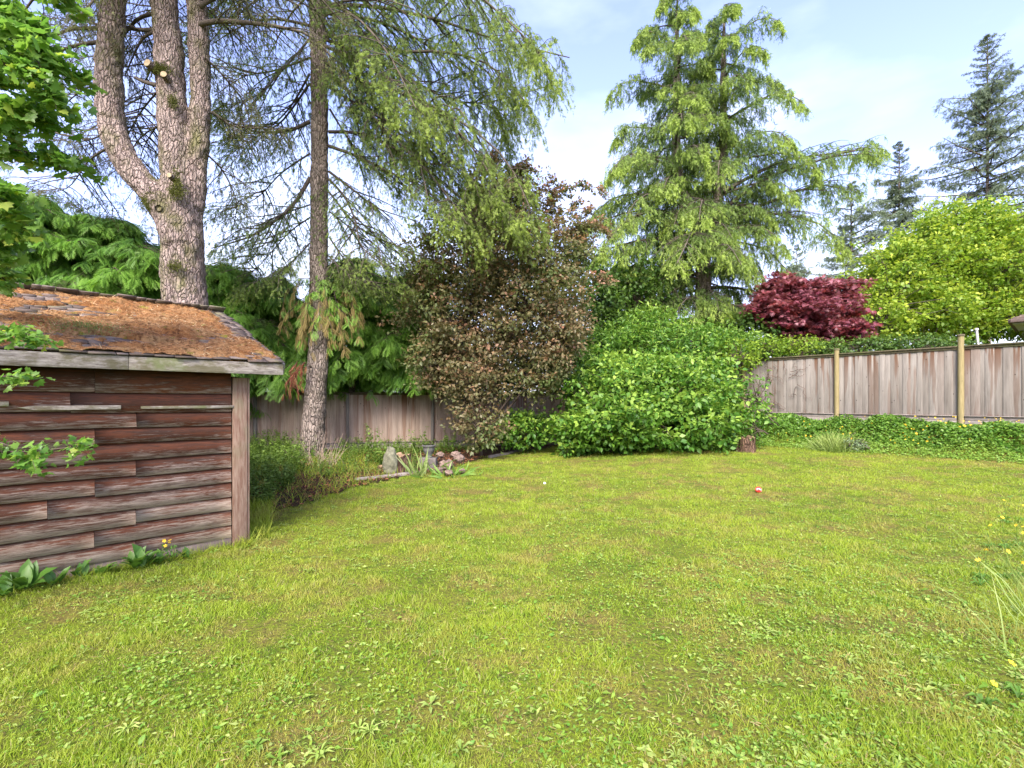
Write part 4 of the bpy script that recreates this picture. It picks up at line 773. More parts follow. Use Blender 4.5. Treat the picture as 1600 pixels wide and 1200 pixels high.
E = [atE(1180, 620, 12.5, 20, 50, .35), atE(1180, 665, 11.7, 24, 24, .4), atE(1208, 655, 11.8, 16, 11, .25)]
b0 = A(6.1, 11.9, float(hz(6.1, 11.9))); bushy('young_shrub', 'thin young shrub reaching up in front of the pale fence end', 'shrub', E, b0, 76, M_bush, [L2_], .11, 7, 10, .2, stem=.012, frac=.8, tipf=1.)
E = [atE(822, 672, 13.3, 42, 26, .6)]
bushy('low_shrub', 'low bright green shrub between the bronze tree and the big mound', 'shrub', E, at(822, 0, 13.3) * A(1, 1, 0), 77, M_bush, [L2_, L3], .12, 24, 20, .2, stem=.012, tipf=1.3)
E = [atE(1125, 688, 12.2, 55, 17, .5), atE(1075, 690, 12.3, 45, 13, .4)]
bushy('creeping_foliage', 'low small leaved clump at the foot of the green mound', 'ground plant', E, onz(5.2, 12.2), 78, M_bush, [leaf_t(.5)], .055, 60, 22, .14, stem=.008, tipf=.6, frac=.2)
E = [atE(935, 500, 17, 45, 90, 1.4), atE(985, 470, 17.5, 55, 60, 1.3), atE(1160, 530, 17, 60, 35, 1.), atE(900, 590, 17., 50, 50, 1.)]
bushy('background_tree', 'dark green tree filling the gap between the bronze tree and the cedar', 'tree', E, A(3., 17.2, .0), 79, M_hedge, [L2_], .15, 9, 20, .3, stem=.06, frac=.4, tipf=1.2)
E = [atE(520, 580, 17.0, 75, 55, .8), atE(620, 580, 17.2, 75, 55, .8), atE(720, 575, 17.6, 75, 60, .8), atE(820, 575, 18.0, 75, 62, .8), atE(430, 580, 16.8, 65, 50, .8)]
bushy('background_hedge', 'dark green hedge seen through gaps behind the brown fence', 'hedge', E, A(-2.5, 17.6, .0), 84, M_hedge, [L2_], .16, 9, 20, .32, stem=.05, frac=.3, tipf=1.2)
# red maple
E = [atE(1228, 462, 17., 48, 24, 1.), atE(1290, 458, 17., 42, 24, 1.), atE(1260, 490, 16.6, 72, 26, 1.3), atE(1205, 488, 16.6, 38, 24, .9), atE(1312, 512, 16.4, 30, 16, .8), atE(1290, 520, 16.4, 40, 20, .9), atE(1240, 520, 16.8, 40, 22, 1.), atE(1222, 445, 17., 26, 12, .6)]
b0 = A(10.0, 16.9, .9); bushy('red_maple', 'crimson cut-leaf maple showing over the pale fence', 'maple tree', E, b0, 80, M_red, [palmate_t()], .14, 17, 17, .22, stem=.06, frac=.6, tipf=1.6, fork=b0 + A(0, 0, 1.), flatz=.35, up=1.1, inner=.45, lump=.6)
# bright lime trees
E = [atE(1445, 420, 18.5, 95, 55, 2.), atE(1490, 375, 19, 75, 48, 1.8), atE(1400, 455, 18, 60, 50, 1.4), atE(1540, 430, 18.5, 80, 60, 2.), atE(1450, 490, 17.8, 95, 45, 1.7), atE(1370, 500, 17.2, 40, 34, 1.), atE(1550, 495, 18, 60, 40, 1.3), atE(1540, 365, 19.2, 40, 32, 1.), atE(1400, 420, 18.8, 45, 28, 1.)]
b0 = A(16.5, 18.8, .9); bushy('lime_green_tree', 'broad rounded bright lime tree behind the pale fence, right of the red maple', 'tree', E, b0, 81, M_lime, [L2_, L3], .135, 11, 24, .26, stem=.07, frac=.6, tipf=1.2, fork=b0 + A(0, 0, 1.3), wood=M_limb, inner=.4, lump=.9, limb_r=.018)
E = [atE(1610, 400, 20, 55, 50, 1.5), atE(1640, 460, 20, 70, 60, 1.6), atE(1580, 372, 20.5, 25, 22, .7)]
b0 = A(22.2, 20.3, .9); bushy('lime_green_tree', 'second lime tree cut by the right edge above the house eave', 'tree', E, b0, 82, M_lime, [L2_, L3], .16, 12, 20, .30, stem=.07, frac=.6, tipf=1.2, fork=b0 + A(0, 0, 1.3), wood=M_limb)
E = [atE(1260, 550, 15.6, 60, 18, .6), atE(1345, 545, 15., 60, 16, .5), atE(1440, 540, 14.4, 70, 14, .5)]
b0 = A(10.2, 15.4, .9); bushy('hedge', 'row of dark green shrubs just behind the pale fence', 'hedge', E, b0, 83, M_hedge, [L2_], .10, 16, 20, .2, stem=.03, frac=.3, tipf=1.2)
# near lobed-leaf tree whose branches reach in from the left
rg = np.random.default_rng(90); b0 = A(-3.95, 2.55, 0); tr = thing('lobed_leaf_tree', 'near tree with glossy lobed leaves reaching in from the left edge', 'tree', b0)
mb = MB(); mb.tubes(resamp([b0 - A(0, 0, .2), b0 + A(.02, .03, 1.2), b0 + A(.08, .05, 2.6), b0 + A(.15, .1, 5.2)], 14), taper(.11, .03, 14), 12); mb.build('trunk', M_limb, tr, origin=b0, smooth_=True)
wd, lf = MB(), MB(); LT = [lobed_t()]
tg = [((-160, 470), [(-90, 160), (-10, 120), (50, 105), (115, 112)], 3.3, .06, 24), ((-160, 500), [(-100, 240), (-20, 230), (45, 238), (105, 246)], 3.4, .05, 20), ((-160, 420), [(-80, 60), (0, 50), (40, 60), (78, 140)], 3.1, .06, 22), ((-160, 400), [(-70, -20), (0, -10), (25, 20), (40, 30)], 3.2, .06, 20), ((-150, 500), [(-80, 330), (-20, 320), (5, 330), (25, 350)], 3.5, .05, 20),
      ((-150, 520), [(-80, 420), (-30, 410), (-10, 420), (10, 440)], 3.9, .05, 14), ((-170, 560), [(-90, 520), (-30, 515), (25, 518), (62, 528)], 2.95, .04, 22), ((-170, 600), [(-90, 600), (-40, 592), (10, 588), (42, 590)], 2.9, .03, 10), ((-170, 640), [(-90, 715), (-30, 705), (40, 706), (118, 698)], 2.85, .035, 20), ((-160, 640), [(-90, 690), (-30, 690), (10, 695), (45, 720)], 2.9, .03, 12),
      ((-150, 450), [(-80, 110), (-20, 160), (20, 170), (60, 180)], 3.2, .05, 20), ((-150, 460), [(-90, 280), (-30, 290), (5, 300), (20, 330)], 3.2, .04, 16), ((-150, 400), [(-60, -80), (0, -60), (50, -40), (85, -20)], 3.4, .05, 20), ((-150, 400), [(-60, 0), (-10, 80), (20, 110), (50, 120)], 3.0, .05, 20), ((-150, 400), [(-70, 190), (-20, 205), (25, 200), (75, 165)], 3.6, .05, 18), ((-150, 430), [(-70, 360), (-30, 370), (-15, 380), (5, 395)], 3.6, .05, 14)]
for (s0, L_, Y, sp_, nt_) in tg:
    base_pt = at(s0[0], s0[1], 0.1) * 0 + b0 + A(.05, .03, np.clip(at(L_[0][0], L_[0][1], Y)[2] - .5, .9, 5)); P = resamp([base_pt] + [at(a, b_, Y + .03 * i_) for i_, (a, b_) in enumerate(L_)], 14)[None]; wd.tubes(P, taper(.016, .003, 14)[None], 6)
    k = int(nt_ * 1.5); t = np.sort(rg.uniform(.10, 1, (1, k)), 1); t[0, -1] = .99; Ps, Ts = samp(P, t); Sx = curves(Ps[0], side_dirs(Ts, rg, .9, .1, .5)[0], rg.uniform(.06, .20, k) * (1.25 if Y > 3.05 else .75), 4, .2, .1, rg); wd.tubes(Sx, .0022 * taper(1, .5, 4)[None] + np.zeros((k, 1)), 3)
    kk = 16 if Y > 3.05 else 10; pp, tt = samp(Sx, rg.uniform(.15, 1, (k, kk))); pp = flat(pp) + rg.normal(size=(k * kk, 3)) * .018; dd = side_dirs(tt, rg, .5, -.15, .5); n_ = rg.normal(size=(k * kk, 3)) * .5 + A(0, -.25, .8); s_ = (.052 if Y > 3.05 else .036) * rg.uniform(.6, 1.2, k * kk)
    lf.inst(LT[0], pp + flat(dd) * .4 * s_[:, None], flat(dd), n_, s_, rg.random(k * kk), (rg.random(k * kk) < .12) * rg.random(k * kk))
wd.build('branches', M_twig, tr, origin=b0); lf.build('foliage', M_near, tr, origin=b0)
# ---------------------------------------------------------------- grass, weeds and ground cover
def infoot(x, y):   # shed footprint in world coordinates
    dx, dy = x - SC[0], y - SC[1]; a = (dx + dy) * .7071; b_ = (dy - dx) * .7071; return (a < .10) & (a > -SLEN) & (b_ > -.03) & (b_ < 4.3)
def bankq(x, y):
    dx, dy = x - P1[0], y - P1[1]; return dx * INW[0] + dy * INW[1], dx * U[0] + dy * U[1]
def edgeq(x, y): return 1.55 + .12 * fbm(x * 1.3, y * 1.3, 0, 88) 
def lawnok(x, y):
    q, s_ = bankq(x, y); inb = inpoly(x, y, BED); d = distpoly(x, y, BED)
    return ~infoot(x, y) & ~(inb & (d > .10 + .25 * fbm(x * 2, y * 2, 0, 14))) & ~((q < edgeq(x, y) - .05) & (s_ > -4.2)) & (q > .2)
def scatter(n, y0, y1, pw, rg, xm=1.25):
    """points in the view wedge, density falling with distance"""
    u = rg.random(n); e = 2 - pw
    y = (y0 ** e + u * (y1 ** e - y0 ** e)) ** (1 / e); x = rg.uniform(-1.06 * xm, 1.06 * xm, n) * (y + .6); return x, y
rg = np.random.default_rng(101)
g = N('grass_blades'); p = g.obj(); c = grasscol(g, 1.); c = g.mix(g.rng(g.attr('rnd'), 0, 1, 0, .5), c, (.17, .28, .02)); c = g.mix(g.math('GREATER_THAN', g.attr('rnd'), .93), c, (.36, .33, .13)); c = g.mix(g.math('MULTIPLY', g.attr('tip'), .35), c, (.42, .48, .07))
M_grass = g.fin(c, .55, None, .3, trans=.4, tcol=g.mix(.6, c, (.42, .52, .03)))
mb = MB(); BL = [blade_t(.25, .075), blade_t(.55, .07), blade_t(.1, .08)]
x, y = scatter(900000, 1.35, 16.5, 1.55, rg); den = .25 + 1.1 * smooth(.25, .6, fbm(x * 2.2, y * 2.2, 0, 61)); bare = smooth(.62, .72, fbm(x * 1.9 + 7, y * 1.9, 0, 63)); k = lawnok(x, y) & (rg.random(len(x)) < den * (1 - .9 * bare)); x, y = x[k], y[k]; n = len(x)
tuf = fbm(x * 5, y * 5, 0, 64, 3); hgt = (.016 + .034 * smooth(.3, .75, tuf)) * rg.uniform(.6, 1.35, n) * (1 + .012 * y); wid = hgt * 1.0
wdt = np.maximum(.05, .0022 * (1 + y * .18) / hgt)    # far blades stand for small clumps
d = rg.normal(size=(n, 3)) * A(.55, .55, 0) + A(0, 0, 1); P = onz(x, y, -.004); r = np.clip(.5 + rg.normal(size=n) * .33, 0, 1)
for q in range(3):
    k = np.arange(n) % 3 == q; mb.inst(BL[q], P[k], d[k], rg.normal(size=(k.sum(), 3)) * A(1, 1, .1), np.stack([hgt[k] * wdt[k] / .07, hgt[k], hgt[k]], -1), r[k], -.2)
tag(mb.build('grass', M_grass), 'short patchy lawn grass covering the yard', 'grass', kind='stuff')
print('grass', n)
# broad-leaved weeds in the turf
M_weed = leafmat('turf_weeds', (.10, .24, .022), (.24, .36, .045), (.46, .52, .16), .35, .5)
mb = MB(); x, y = scatter(6000, 1.4, 12.5, 1.5, rg); pr = .10 + .9 * smooth(.44, .66, fbm(x * 1.1, y * 1.1, 0, 71)) + .55 * smooth(.2, 1.2, x / y) * smooth(7, 2.5, y); k = lawnok(x, y) & (rg.random(len(x)) < pr); x, y = x[k], y[k]; n = len(x)
for q, T in enumerate([rosette_t(7, .22, 1, .12), rosette_t(9, .15, 2, .22), rosette_t(5, .4, 3, .1), rosette_t(6, .28, 4, .25)]):
    k = np.arange(n) % 4 == q; m_ = k.sum(); mb.inst(T, onz(x[k], y[k], .006), rg.normal(size=(m_, 3)) * A(1, 1, .08), rg.normal(size=(m_, 3)) * .15 + A(0, 0, 1), rg.uniform(.018, .07, m_) * (.8 if q == 2 else 1), rg.random(m_), rg.random(m_) * .5 - .15)
# single leaves of many sizes, in drifts
x, y = scatter(130000, 1.35, 13, 1.55, rg); dr = fbm(x * 1.3 + 11, y * 1.3, 0, 75, 4); k = lawnok(x, y) & (rg.random(len(x)) < .06 + .75 * smooth(.46, .66, dr) + .75 * smooth(-.2, .8, x / y) * smooth(9, 3, y)); x, y = x[k], y[k]; n = len(x)
for q, T in enumerate([leaf_t(.28, .04, .25), leaf2_t(.5, .06, .2), leaf_t(.16, .03, .3), leaf_t(.42, .08, .1)]):
    k = np.arange(n) % 4 == q; m_ = k.sum(); mb.inst(T, onz(x[k], y[k], rg.uniform(-.005, .022, m_)), rg.normal(size=(m_, 3)) * A(1, 1, .1) + A(0, 0, .45) * rg.random((m_, 1)), rg.normal(size=(m_, 3)) * .45 + A(0, 0, 1), np.minimum(np.exp(rg.normal(size=m_) * .38) * .021, .045), np.clip(rg.random(m_), 0, 1), rg.random(m_) ** 2 - .25)
# clover: many tiny leaves hugging the turf
x, y = scatter(60000, 1.35, 9, 1.7, rg); k = lawnok(x, y) & (rg.random(len(x)) < .05 + smooth(.48, .66, fbm(x * 1.6 + 3, y * 1.6, 0, 73)) * .8); x, y = x[k], y[k]; n = len(x)
mb.inst(leaf2_t(.8, .05, .1), onz(x, y, .015 + .02 * rg.random(n)), rg.normal(size=(n, 3)) * A(1, 1, .2), rg.normal(size=(n, 3)) * .35 + A(0, 0, 1), rg.uniform(.010, .022, n), rg.random(n), rg.random(n) * .6 - .2)
tag(mb.build('lawn_weeds', M_weed), 'dandelion, plantain and clover leaves through the lawn', 'weeds', kind='stuff')
# dry clippings
mb = MB(); x, y = scatter(9000, 1.35, 9, 1.6, rg); k = lawnok(x, y) & (fbm(x * 1.9 + 7, y * 1.9, 0, 63) > .5 - .2 * rg.random(len(x))); x, y = x[k], y[k]; n = len(x)
mb.inst(NT, onz(x, y, .022), rg.normal(size=(n, 3)) * A(1, 1, .15), rg.normal(size=(n, 3)) * .4 + A(0, 0, 1), np.stack([np.full(n, .004), rg.uniform(.02, .07, n), np.full(n, .02)], -1), rg.random(n)); 
tag(mb.build('dry_clippings', leafmat('dry_grass', (.27, .19, .07), (.42, .33, .15))), 'dry straw clippings lying in thin patches of the lawn', 'clippings', kind='stuff')

# ground cover on the bank with yellow flowers
M_cover = leafmat('bank_cover', (.055, .150, .016), (.13, .26, .030), (.26, .40, .06), .35, .45)
mb = MB(); s_ = rg.uniform(-4.3, 5.5, 60000); q = rg.uniform(.05, 1.75, 60000); x = P1[0] + U[0] * s_ + INW[0] * q; y = P1[1] + U[1] * s_ + INW[1] * q; k = (q < edgeq(x, y) + .05 * rg.normal(size=len(x))); x, y, q, s_ = x[k], y[k], q[k], s_[k]; n = len(x)
hh = ((.03 + .30 * smooth(.3, .7, fbm(x * 1.8, y * 1.8, 0, 91)) * smooth(1.7, 1.1, q)) * rg.random(n) ** .5) * smooth(.1, .6, q) + .005; lowf = smooth(1.15, 1.35, q)
mb.inst(leaf2_t(.6), onz(x, y, hh), rg.normal(size=(n, 3)) * A(1, 1, .5) + A(INW[0], INW[1], 0) * .7, rg.normal(size=(n, 3)) * .45 + A(INW[0] * .5, INW[1] * .5, .9), rg.uniform(.035, .08, n) * (1 - .35 * lowf), rg.random(n), np.clip(rg.random(n) * .6 - .2 + lowf * .5, 0, 1))
tag(mb.build('bank_ground_cover', M_cover), 'leafy ground cover on the bank below the pale fence', 'ground cover', kind='stuff')
M_yel = plain('yellow_petal', (.75, .50, .03), .6, .2, var=.12); M_yel2 = M_yel
mb = MB(); fl5 = TP([v for a in range(5) for v in ((0, 0, 0), (math.cos(a * 1.2566 - .45) * .8, math.sin(a * 1.2566 - .45) * .8, .25), (math.cos(a * 1.2566) * 1.05, math.sin(a * 1.2566) * 1.05, .3), (math.cos(a * 1.2566 + .45) * .8, math.sin(a * 1.2566 + .45) * .8, .25))], [(4 * a, 4 * a + 1, 4 * a + 2, 4 * a + 3) for a in range(5)])
m_ = 900; s_ = rg.uniform(-3.2, 5.5, m_) ; q = rg.uniform(.15, 1.4, m_); k = rg.random(m_) < (.03 + .05 * (s_ + 3)) * smooth(.35, .65, fbm(s_ * 1.7, q * 2, 0, 9)) * 2; s_, q = s_[k], q[k]; x = P1[0] + U[0] * s_ + INW[0] * q; y = P1[1] + U[1] * s_ + INW[1] * q; n = len(x)
mb.inst(fl5, onz(x, y, rg.uniform(.08, .24, n)), rg.normal(size=(n, 3)), rg.normal(size=(n, 3)) * .5 + A(INW[0], INW[1], .6), rg.uniform(.010, .024, n), .5)
tag(mb.build('yellow_flowers', M_yel), 'small yellow flowers dotted over the bank ground cover', 'flowers', kind='stuff')

# tall weeds in the left bed
def herbs(x, y, hgt, nl, size, T, mb, rg, wob=.3, stem=True, lean=.25):
    n = len(x); B = curves(onz(x, y), rg.normal(size=(n, 3)) * A(lean, lean, 0) + A(0, 0, 1), hgt, 5, 0, .15, rg)
    if stem: mb.tubes(B, .003 * taper(1, .5, 5)[None] + np.zeros((n, 1)), 3, .3)
    t = rg.uniform(.12, 1, (n, nl)); Ps, Ts = samp(B, t); d = rg.normal(size=Ps.shape) * A(1, 1, .3) + A(0, 0, .15); mb.inst(T, flat(Ps), flat(d), rg.normal(size=(n * nl, 3)) * .3 + A(0, 0, 1), size * rg.uniform(.5, 1.2, n * nl), rg.random(n * nl), t.ravel() * .7 - .2)
M_herb = leafmat('bed_weed_leaf', (.065, .145, .018), (.125, .215, .032), (.26, .36, .07), .35, .5)
mb = MB()
def polyscatter(n, pix, rg):
    g_ = np.array([atg(a, b_)[:2] for a, b_ in pix]); lo, hi = g_.min(0), g_.max(0); P = rg.uniform(lo, hi, (n * 6, 2)); k = inpoly(P[:, 0], P[:, 1], g_) & ~infoot(P[:, 0], P[:, 1]); return P[k][:n].T
x, y = polyscatter(520, [(384, 800), (420, 790), (475, 745), (490, 722), (440, 705), (395, 700), (385, 720)], rg); herbs(x, y, rg.uniform(.2, .55, len(x)) * np.interp(y, [5.5, 9, 12], [.55, 1, 1.3]), 26, .06, leaf2_t(.55), mb, rg)
x, y = polyscatter(260, [(475, 755), (560, 745), (560, 715), (500, 712)], rg); herbs(x, y, rg.uniform(.1, .32, len(x)), 14, .05, leaf_t(.5), mb, rg)
x, y = polyscatter(300, [(500, 712), (560, 722), (640, 725), (700, 712), (760, 705), (700, 700), (560, 703)], rg); herbs(x, y, rg.uniform(.15, .5, len(x)), 20, .06, leaf2_t(.5), mb, rg)
x, y = polyscatter(120, [(560, 748), (640, 738), (700, 728), (640, 722), (570, 728)], rg); herbs(x, y, rg.uniform(.08, .25, len(x)), 12, .05, leaf_t(.4), mb, rg)
tag(mb.build('bed_weeds', M_herb), 'dense green weeds between the shed corner and the straight conifer', 'weeds', kind='stuff')
mb = MB(); x, y = polyscatter(5200, [(384, 812), (470, 793), (560, 762), (640, 742), (600, 715), (500, 708), (400, 730)], rg); n = len(x); h_ = rg.uniform(.06, .22, n) * (.5 + fbm(x * 2, y * 2, 0, 5))
mb.inst(blade_t(.6, .04), onz(x, y), rg.normal(size=(n, 3)) * A(.5, .5, 0) + A(0, 0, 1), rg.normal(size=(n, 3)) * A(1, 1, .1), np.stack([h_ * 1.1, h_, h_], -1), np.clip(rg.random(n), 0, 1), 0)
x, y = polyscatter(1500, [(372, 862), (420, 842), (430, 790), (385, 790)], rg); n = len(x); h_ = rg.uniform(.06, .20, n)
mb.inst(blade_t(.6, .04), onz(x, y), rg.normal(size=(n, 3)) * A(.5, .5, 0) + A(0, 0, 1), rg.normal(size=(n, 3)) * A(1, 1, .1), np.stack([h_ * 1.1, h_, h_], -1), rg.random(n) * .8, 0)
t_ = rg.uniform(-2.6, .1, 2200); o_ = .03 + np.abs(rg.normal(size=2200)) * .06; x = SC[0] + .7071 * t_ + .7071 * o_; y = SC[1] + .7071 * t_ - .7071 * o_; h_ = rg.uniform(.03, .11, 2200)
mb.inst(blade_t(.6, .04), onz(x, y), rg.normal(size=(2200, 3)) * A(.5, .5, 0) + A(0, 0, 1), rg.normal(size=(2200, 3)) * A(1, 1, .1), np.stack([h_ * 1.1, h_, h_], -1), rg.random(2200) * .8, 0)
tag(mb.build('long_grass', M_grass), 'longer unmown grass round the shed foot and bed edge', 'grass', kind='stuff')
# litter of bark and leaves in the bed
mb = MB(); x, y = polyscatter(9000, [(384, 815), (480, 790), (560, 762), (640, 745), (700, 735), (760, 715), (700, 690), (400, 700)], rg); n = len(x); ch = TP([(-.5, 0, 0), (.5, 0, .1), (.4, 1, 0), (-.4, 1, .15)], [(0, 1, 2, 3)])
mb.inst(ch, onz(x, y, .035 + .03 * rg.random(n)), rg.normal(size=(n, 3)) * A(1, 1, .2), rg.normal(size=(n, 3)) * .5 + A(0, 0, 1), np.stack([rg.uniform(.008, .022, n), rg.uniform(.02, .06, n), rg.uniform(.02, .05, n)], -1), rg.random(n))
tag(mb.build('bark_litter', leafmat('bark_chips', (.13, .05, .022), (.34, .145, .06), None, .05, .9)), 'rust brown bark chips and dead leaves in the bed', 'litter', kind='stuff')

# ---------------------------------------------------------------- single plants
def plant(name, label, cat, loc, parts, group=None):
    tr = thing(name, label, cat, loc, group=group)
    for nm, m, mt in parts: m.build(nm, mt, tr, origin=loc)
    return tr
M_dock = leafmat('dock_leaf', (.060, .165, .020), (.11, .24, .035), (.22, .36, .07), .4, .4)
M_pale = leafmat('grey_green_leaf', (.13, .20, .085), (.22, .29, .15), None, .3, .6)
dockT = TP([(0, 0, 0), (.10, .2, .04), (.17, .45, .06), (.13, .75, .02), (0, 1, -.14), (-.13, .75, .03), (-.17, .45, .05), (-.10, .2, .04), (0, .25, 0), (0, .5, 0), (0, .75, -.04)], [(0, 1, 8), (1, 2, 9, 8), (2, 3, 10, 9), (3, 4, 10), (0, 8, 7), (7, 8, 9, 6), (6, 9, 10, 5), (5, 10, 4)])
for pxx, off, n_, sz, lab in ((40, .10, 16, .20, 'largest broad leaved dock plant at the left foot of the shed wall'), (8, .12, 9, .15, 'small dock plant cut by the left edge at the shed foot'), (80, .13, 9, .12, 'low spreading weed just right of the largest dock plant'), (120, .05, 6, .15, 'narrow upright weed with two long leaves against the shed foot'), (158, .08, 10, .11, 'low pale weed in the middle of the shed foot'),
                          (212, .08, 18, .17, 'big tufted dock plant against the shed foot beneath a board joint'), (238, .09, 10, .12, 'rounded dark green weed touching the big tufted dock plant'), (288, .05, 8, .09, 'small nettle-like weed near the right end of the shed foot')):
    xl = px2x(pxx); bx, by = SC[0] + .7071 * xl + .7071 * off, SC[1] + .7071 * xl - .7071 * off; m = MB(); a = rg.uniform(0, 2 * PI, n_); up = rg.uniform(.25, 1.5, n_) * (1.4 if pxx == 120 else 1)
    D = np.stack([np.cos(a), np.sin(a), up + .5], -1); D += A(.45, -.45, 0); m.inst(dockT, np.tile(A(bx + .03, by - .03, .01), (n_, 1)) + rg.normal(size=(n_, 3)) * A(.02, .02, .005), D, np.stack([-np.cos(a) * up, -np.sin(a) * up, np.ones(n_)], -1) + rg.normal(size=(n_, 3)) * .2, sz * 1.15 * rg.uniform(.6, 1.15, n_)[:, None] * A(1.2, 1, 1), rg.random(n_), rg.random(n_) * .4)
    plant('dock_plant' if sz > .12 else 'weed_plant', lab, 'weed', A(bx, by, 0), [('leaves', m, M_dock)], group='weeds along the foot of the shed')
xl = px2x(262); bx, by = SC[0] + .7071 * xl + .06, SC[1] + .7071 * xl - .08; m = MB(); f_ = MB(); n_ = 40; z_ = rg.uniform(.02, .17, n_)
m.inst(leaf_t(.4), A(bx, by, 0) + np.stack([rg.normal(size=n_) * .05, rg.normal(size=n_) * .04, z_], -1), rg.normal(size=(n_, 3)), rg.normal(size=(n_, 3)) * .4 + A(0, 0, 1), .045, rg.random(n_), .2)
f_.inst(fl5, A(bx, by, 0) + A([-.02, -.02, .20], [.015, .0, .185], [.0, -.03, .155], [.03, -.02, .2]), rg.normal(size=(4, 3)), rg.normal(size=(4, 3)) * .3 + A(.4, -.7, .6), .017, .5)
plant('flowering_weed', 'small weed with bright yellow flowers at the shed foot', 'weed', A(bx, by, 0), [('leaves', m, M_dock), ('petals', f_, M_yel)], group='weeds along the foot of the shed')
# tuft and pale plant at the bank edge
def tuftplant(name, lab, cat, c, n_, h0, h1, w, lean, mat, r=.1, grp=None, wide=1.):
    m = MB(); h_ = rg.uniform(h0, h1, n_); P = c + rg.normal(size=(n_, 3)) * A(r, r, 0); P[:, 2] = hz(P[:, 0], P[:, 1]); m.inst(blade_t(.7, w), P, (P - c) * A(1, 1, 0) * (lean / r) + rg.normal(size=(n_, 3)) * A(.25, .25, 0) + A(0, 0, 1), rg.normal(size=(n_, 3)) * A(1, 1, .1), np.stack([h_ * wide, h_, h_], -1), rg.random(n_), .3)
    return plant(name, lab, cat, c, [('blades', m, mat)], grp)
M_blade = leafmat('long_blade', (.10, .19, .03), (.17, .27, .05), (.30, .38, .10), .35, .5)
c = onz((1302 - 800) / F * 11.6, 11.6); tuftplant('grass_tuft', 'tall fine grass tuft standing at the edge of the bank', 'grass tuft', c, 700, .15, .46, .035, .35, M_blade, .16)
E = [(onz((1340 - 800) / F * 11.3, 11.3, .1), (.13, .13, .12)), (onz((1325 - 800) / F * 11.5, 11.5, .1), (.12, .12, .10))]
bushy('grey_leaved_plant', 'low grey green plant right of the tall grass tuft', 'plant', E, E[0][0] - A(0, 0, .1), 105, M_pale, [L2_], .05, 200, 12, .06, stem=.004, tipf=0)
c = atg(655, 742); tuftplant('strap_leaf_plant', 'clump of pale strap leaves beside the bed edging', 'plant', c, 46, .25, .55, .07, .5, leafmat('strap_leaf', (.16, .25, .06), (.26, .33, .10), None, .35, .4), .13)
for a, b_, hh_, lab in ((650, 708, .85, 'dense dark shrub standing beside the pale fence post in the bed'), (573, 728, .95, 'tall leafy weed stalk against the brown fence'), (592, 735, .6, 'medium weed with yellowish leaves left of the upright stone'), (545, 725, .75, 'feathery pale weed right of the straight conifer trunk'), (705, 700, .6, 'dark fern-like weed behind the rubble heap')):
    c = atg(a, b_); c = c if c[1] < 13.6 else c * (13.4 / c[1]); m = MB(); n_ = 9; herbs(c[0] + rg.normal(size=n_) * .10, c[1] + rg.normal(size=n_) * .08, rg.uniform(.6, 1, n_) * hh_, 30, .075, leaf2_t(.6) if a != 545 else leaf_t(.2), m, rg, lean=.12)
    plant('weed_plant', lab, 'weed', c, [('leaves', m, M_herb)], group='tall weeds in the mulch bed')
c = atg(700, 742); tuftplant('lily_plant', 'low broad green leaves spreading over the mulch by the lawn', 'plant', c, 60, .12, .3, .18, 1.2, M_dock, .25, wide=1.)
# dry stalks at trunk foot
m = MB(); c = atg(505, 730); n_ = 46; h_ = rg.uniform(.3, .85, n_); B = curves(c + rg.normal(size=(n_, 3)) * A(.22, .1, 0), rg.normal(size=(n_, 3)) * A(.4, .3, 0) + A(0, 0, 1), h_, 5, .1, .15, rg); m.tubes(B, .005 * taper(1, .4, 5)[None] + np.zeros((n_, 1)), 4, .5)
plant('dry_stalks', 'bleached dry stalks leaning at the foot of the straight conifer', 'dead plant', c, [('stems', m, plain('dry_stalk', (.36, .27, .19), .9))])
# dead vine on the pale fence
m = MB(); 
for k in range(26):
    s0, z0 = rg.uniform(-2.3, -.9), rg.uniform(1.2, 2.7); m_ = 7; P = np.stack([np.linspace(0, rg.uniform(-.5, .5), m_), np.full(m_, .07), np.linspace(0, rg.uniform(-.7, .4), m_)], -1) + rg.normal(size=(m_, 3)) * A(.04, .004, .04); m.tubes(np.array([[P1[0] + U[0] * (s0 + a) + INW[0] * b_, P1[1] + U[1] * (s0 + a) + INW[1] * b_, z0 + c_] for a, b_, c_ in P]), taper(.007, .003, m_), 4)
plant('dead_vine', 'bare brown vine clinging to the left end of the pale fence', 'vine', A(P1[0] - 1., P1[1] + 1.2, .9), [('stems', m, plain('vine_stem', (.10, .055, .04), .9))])
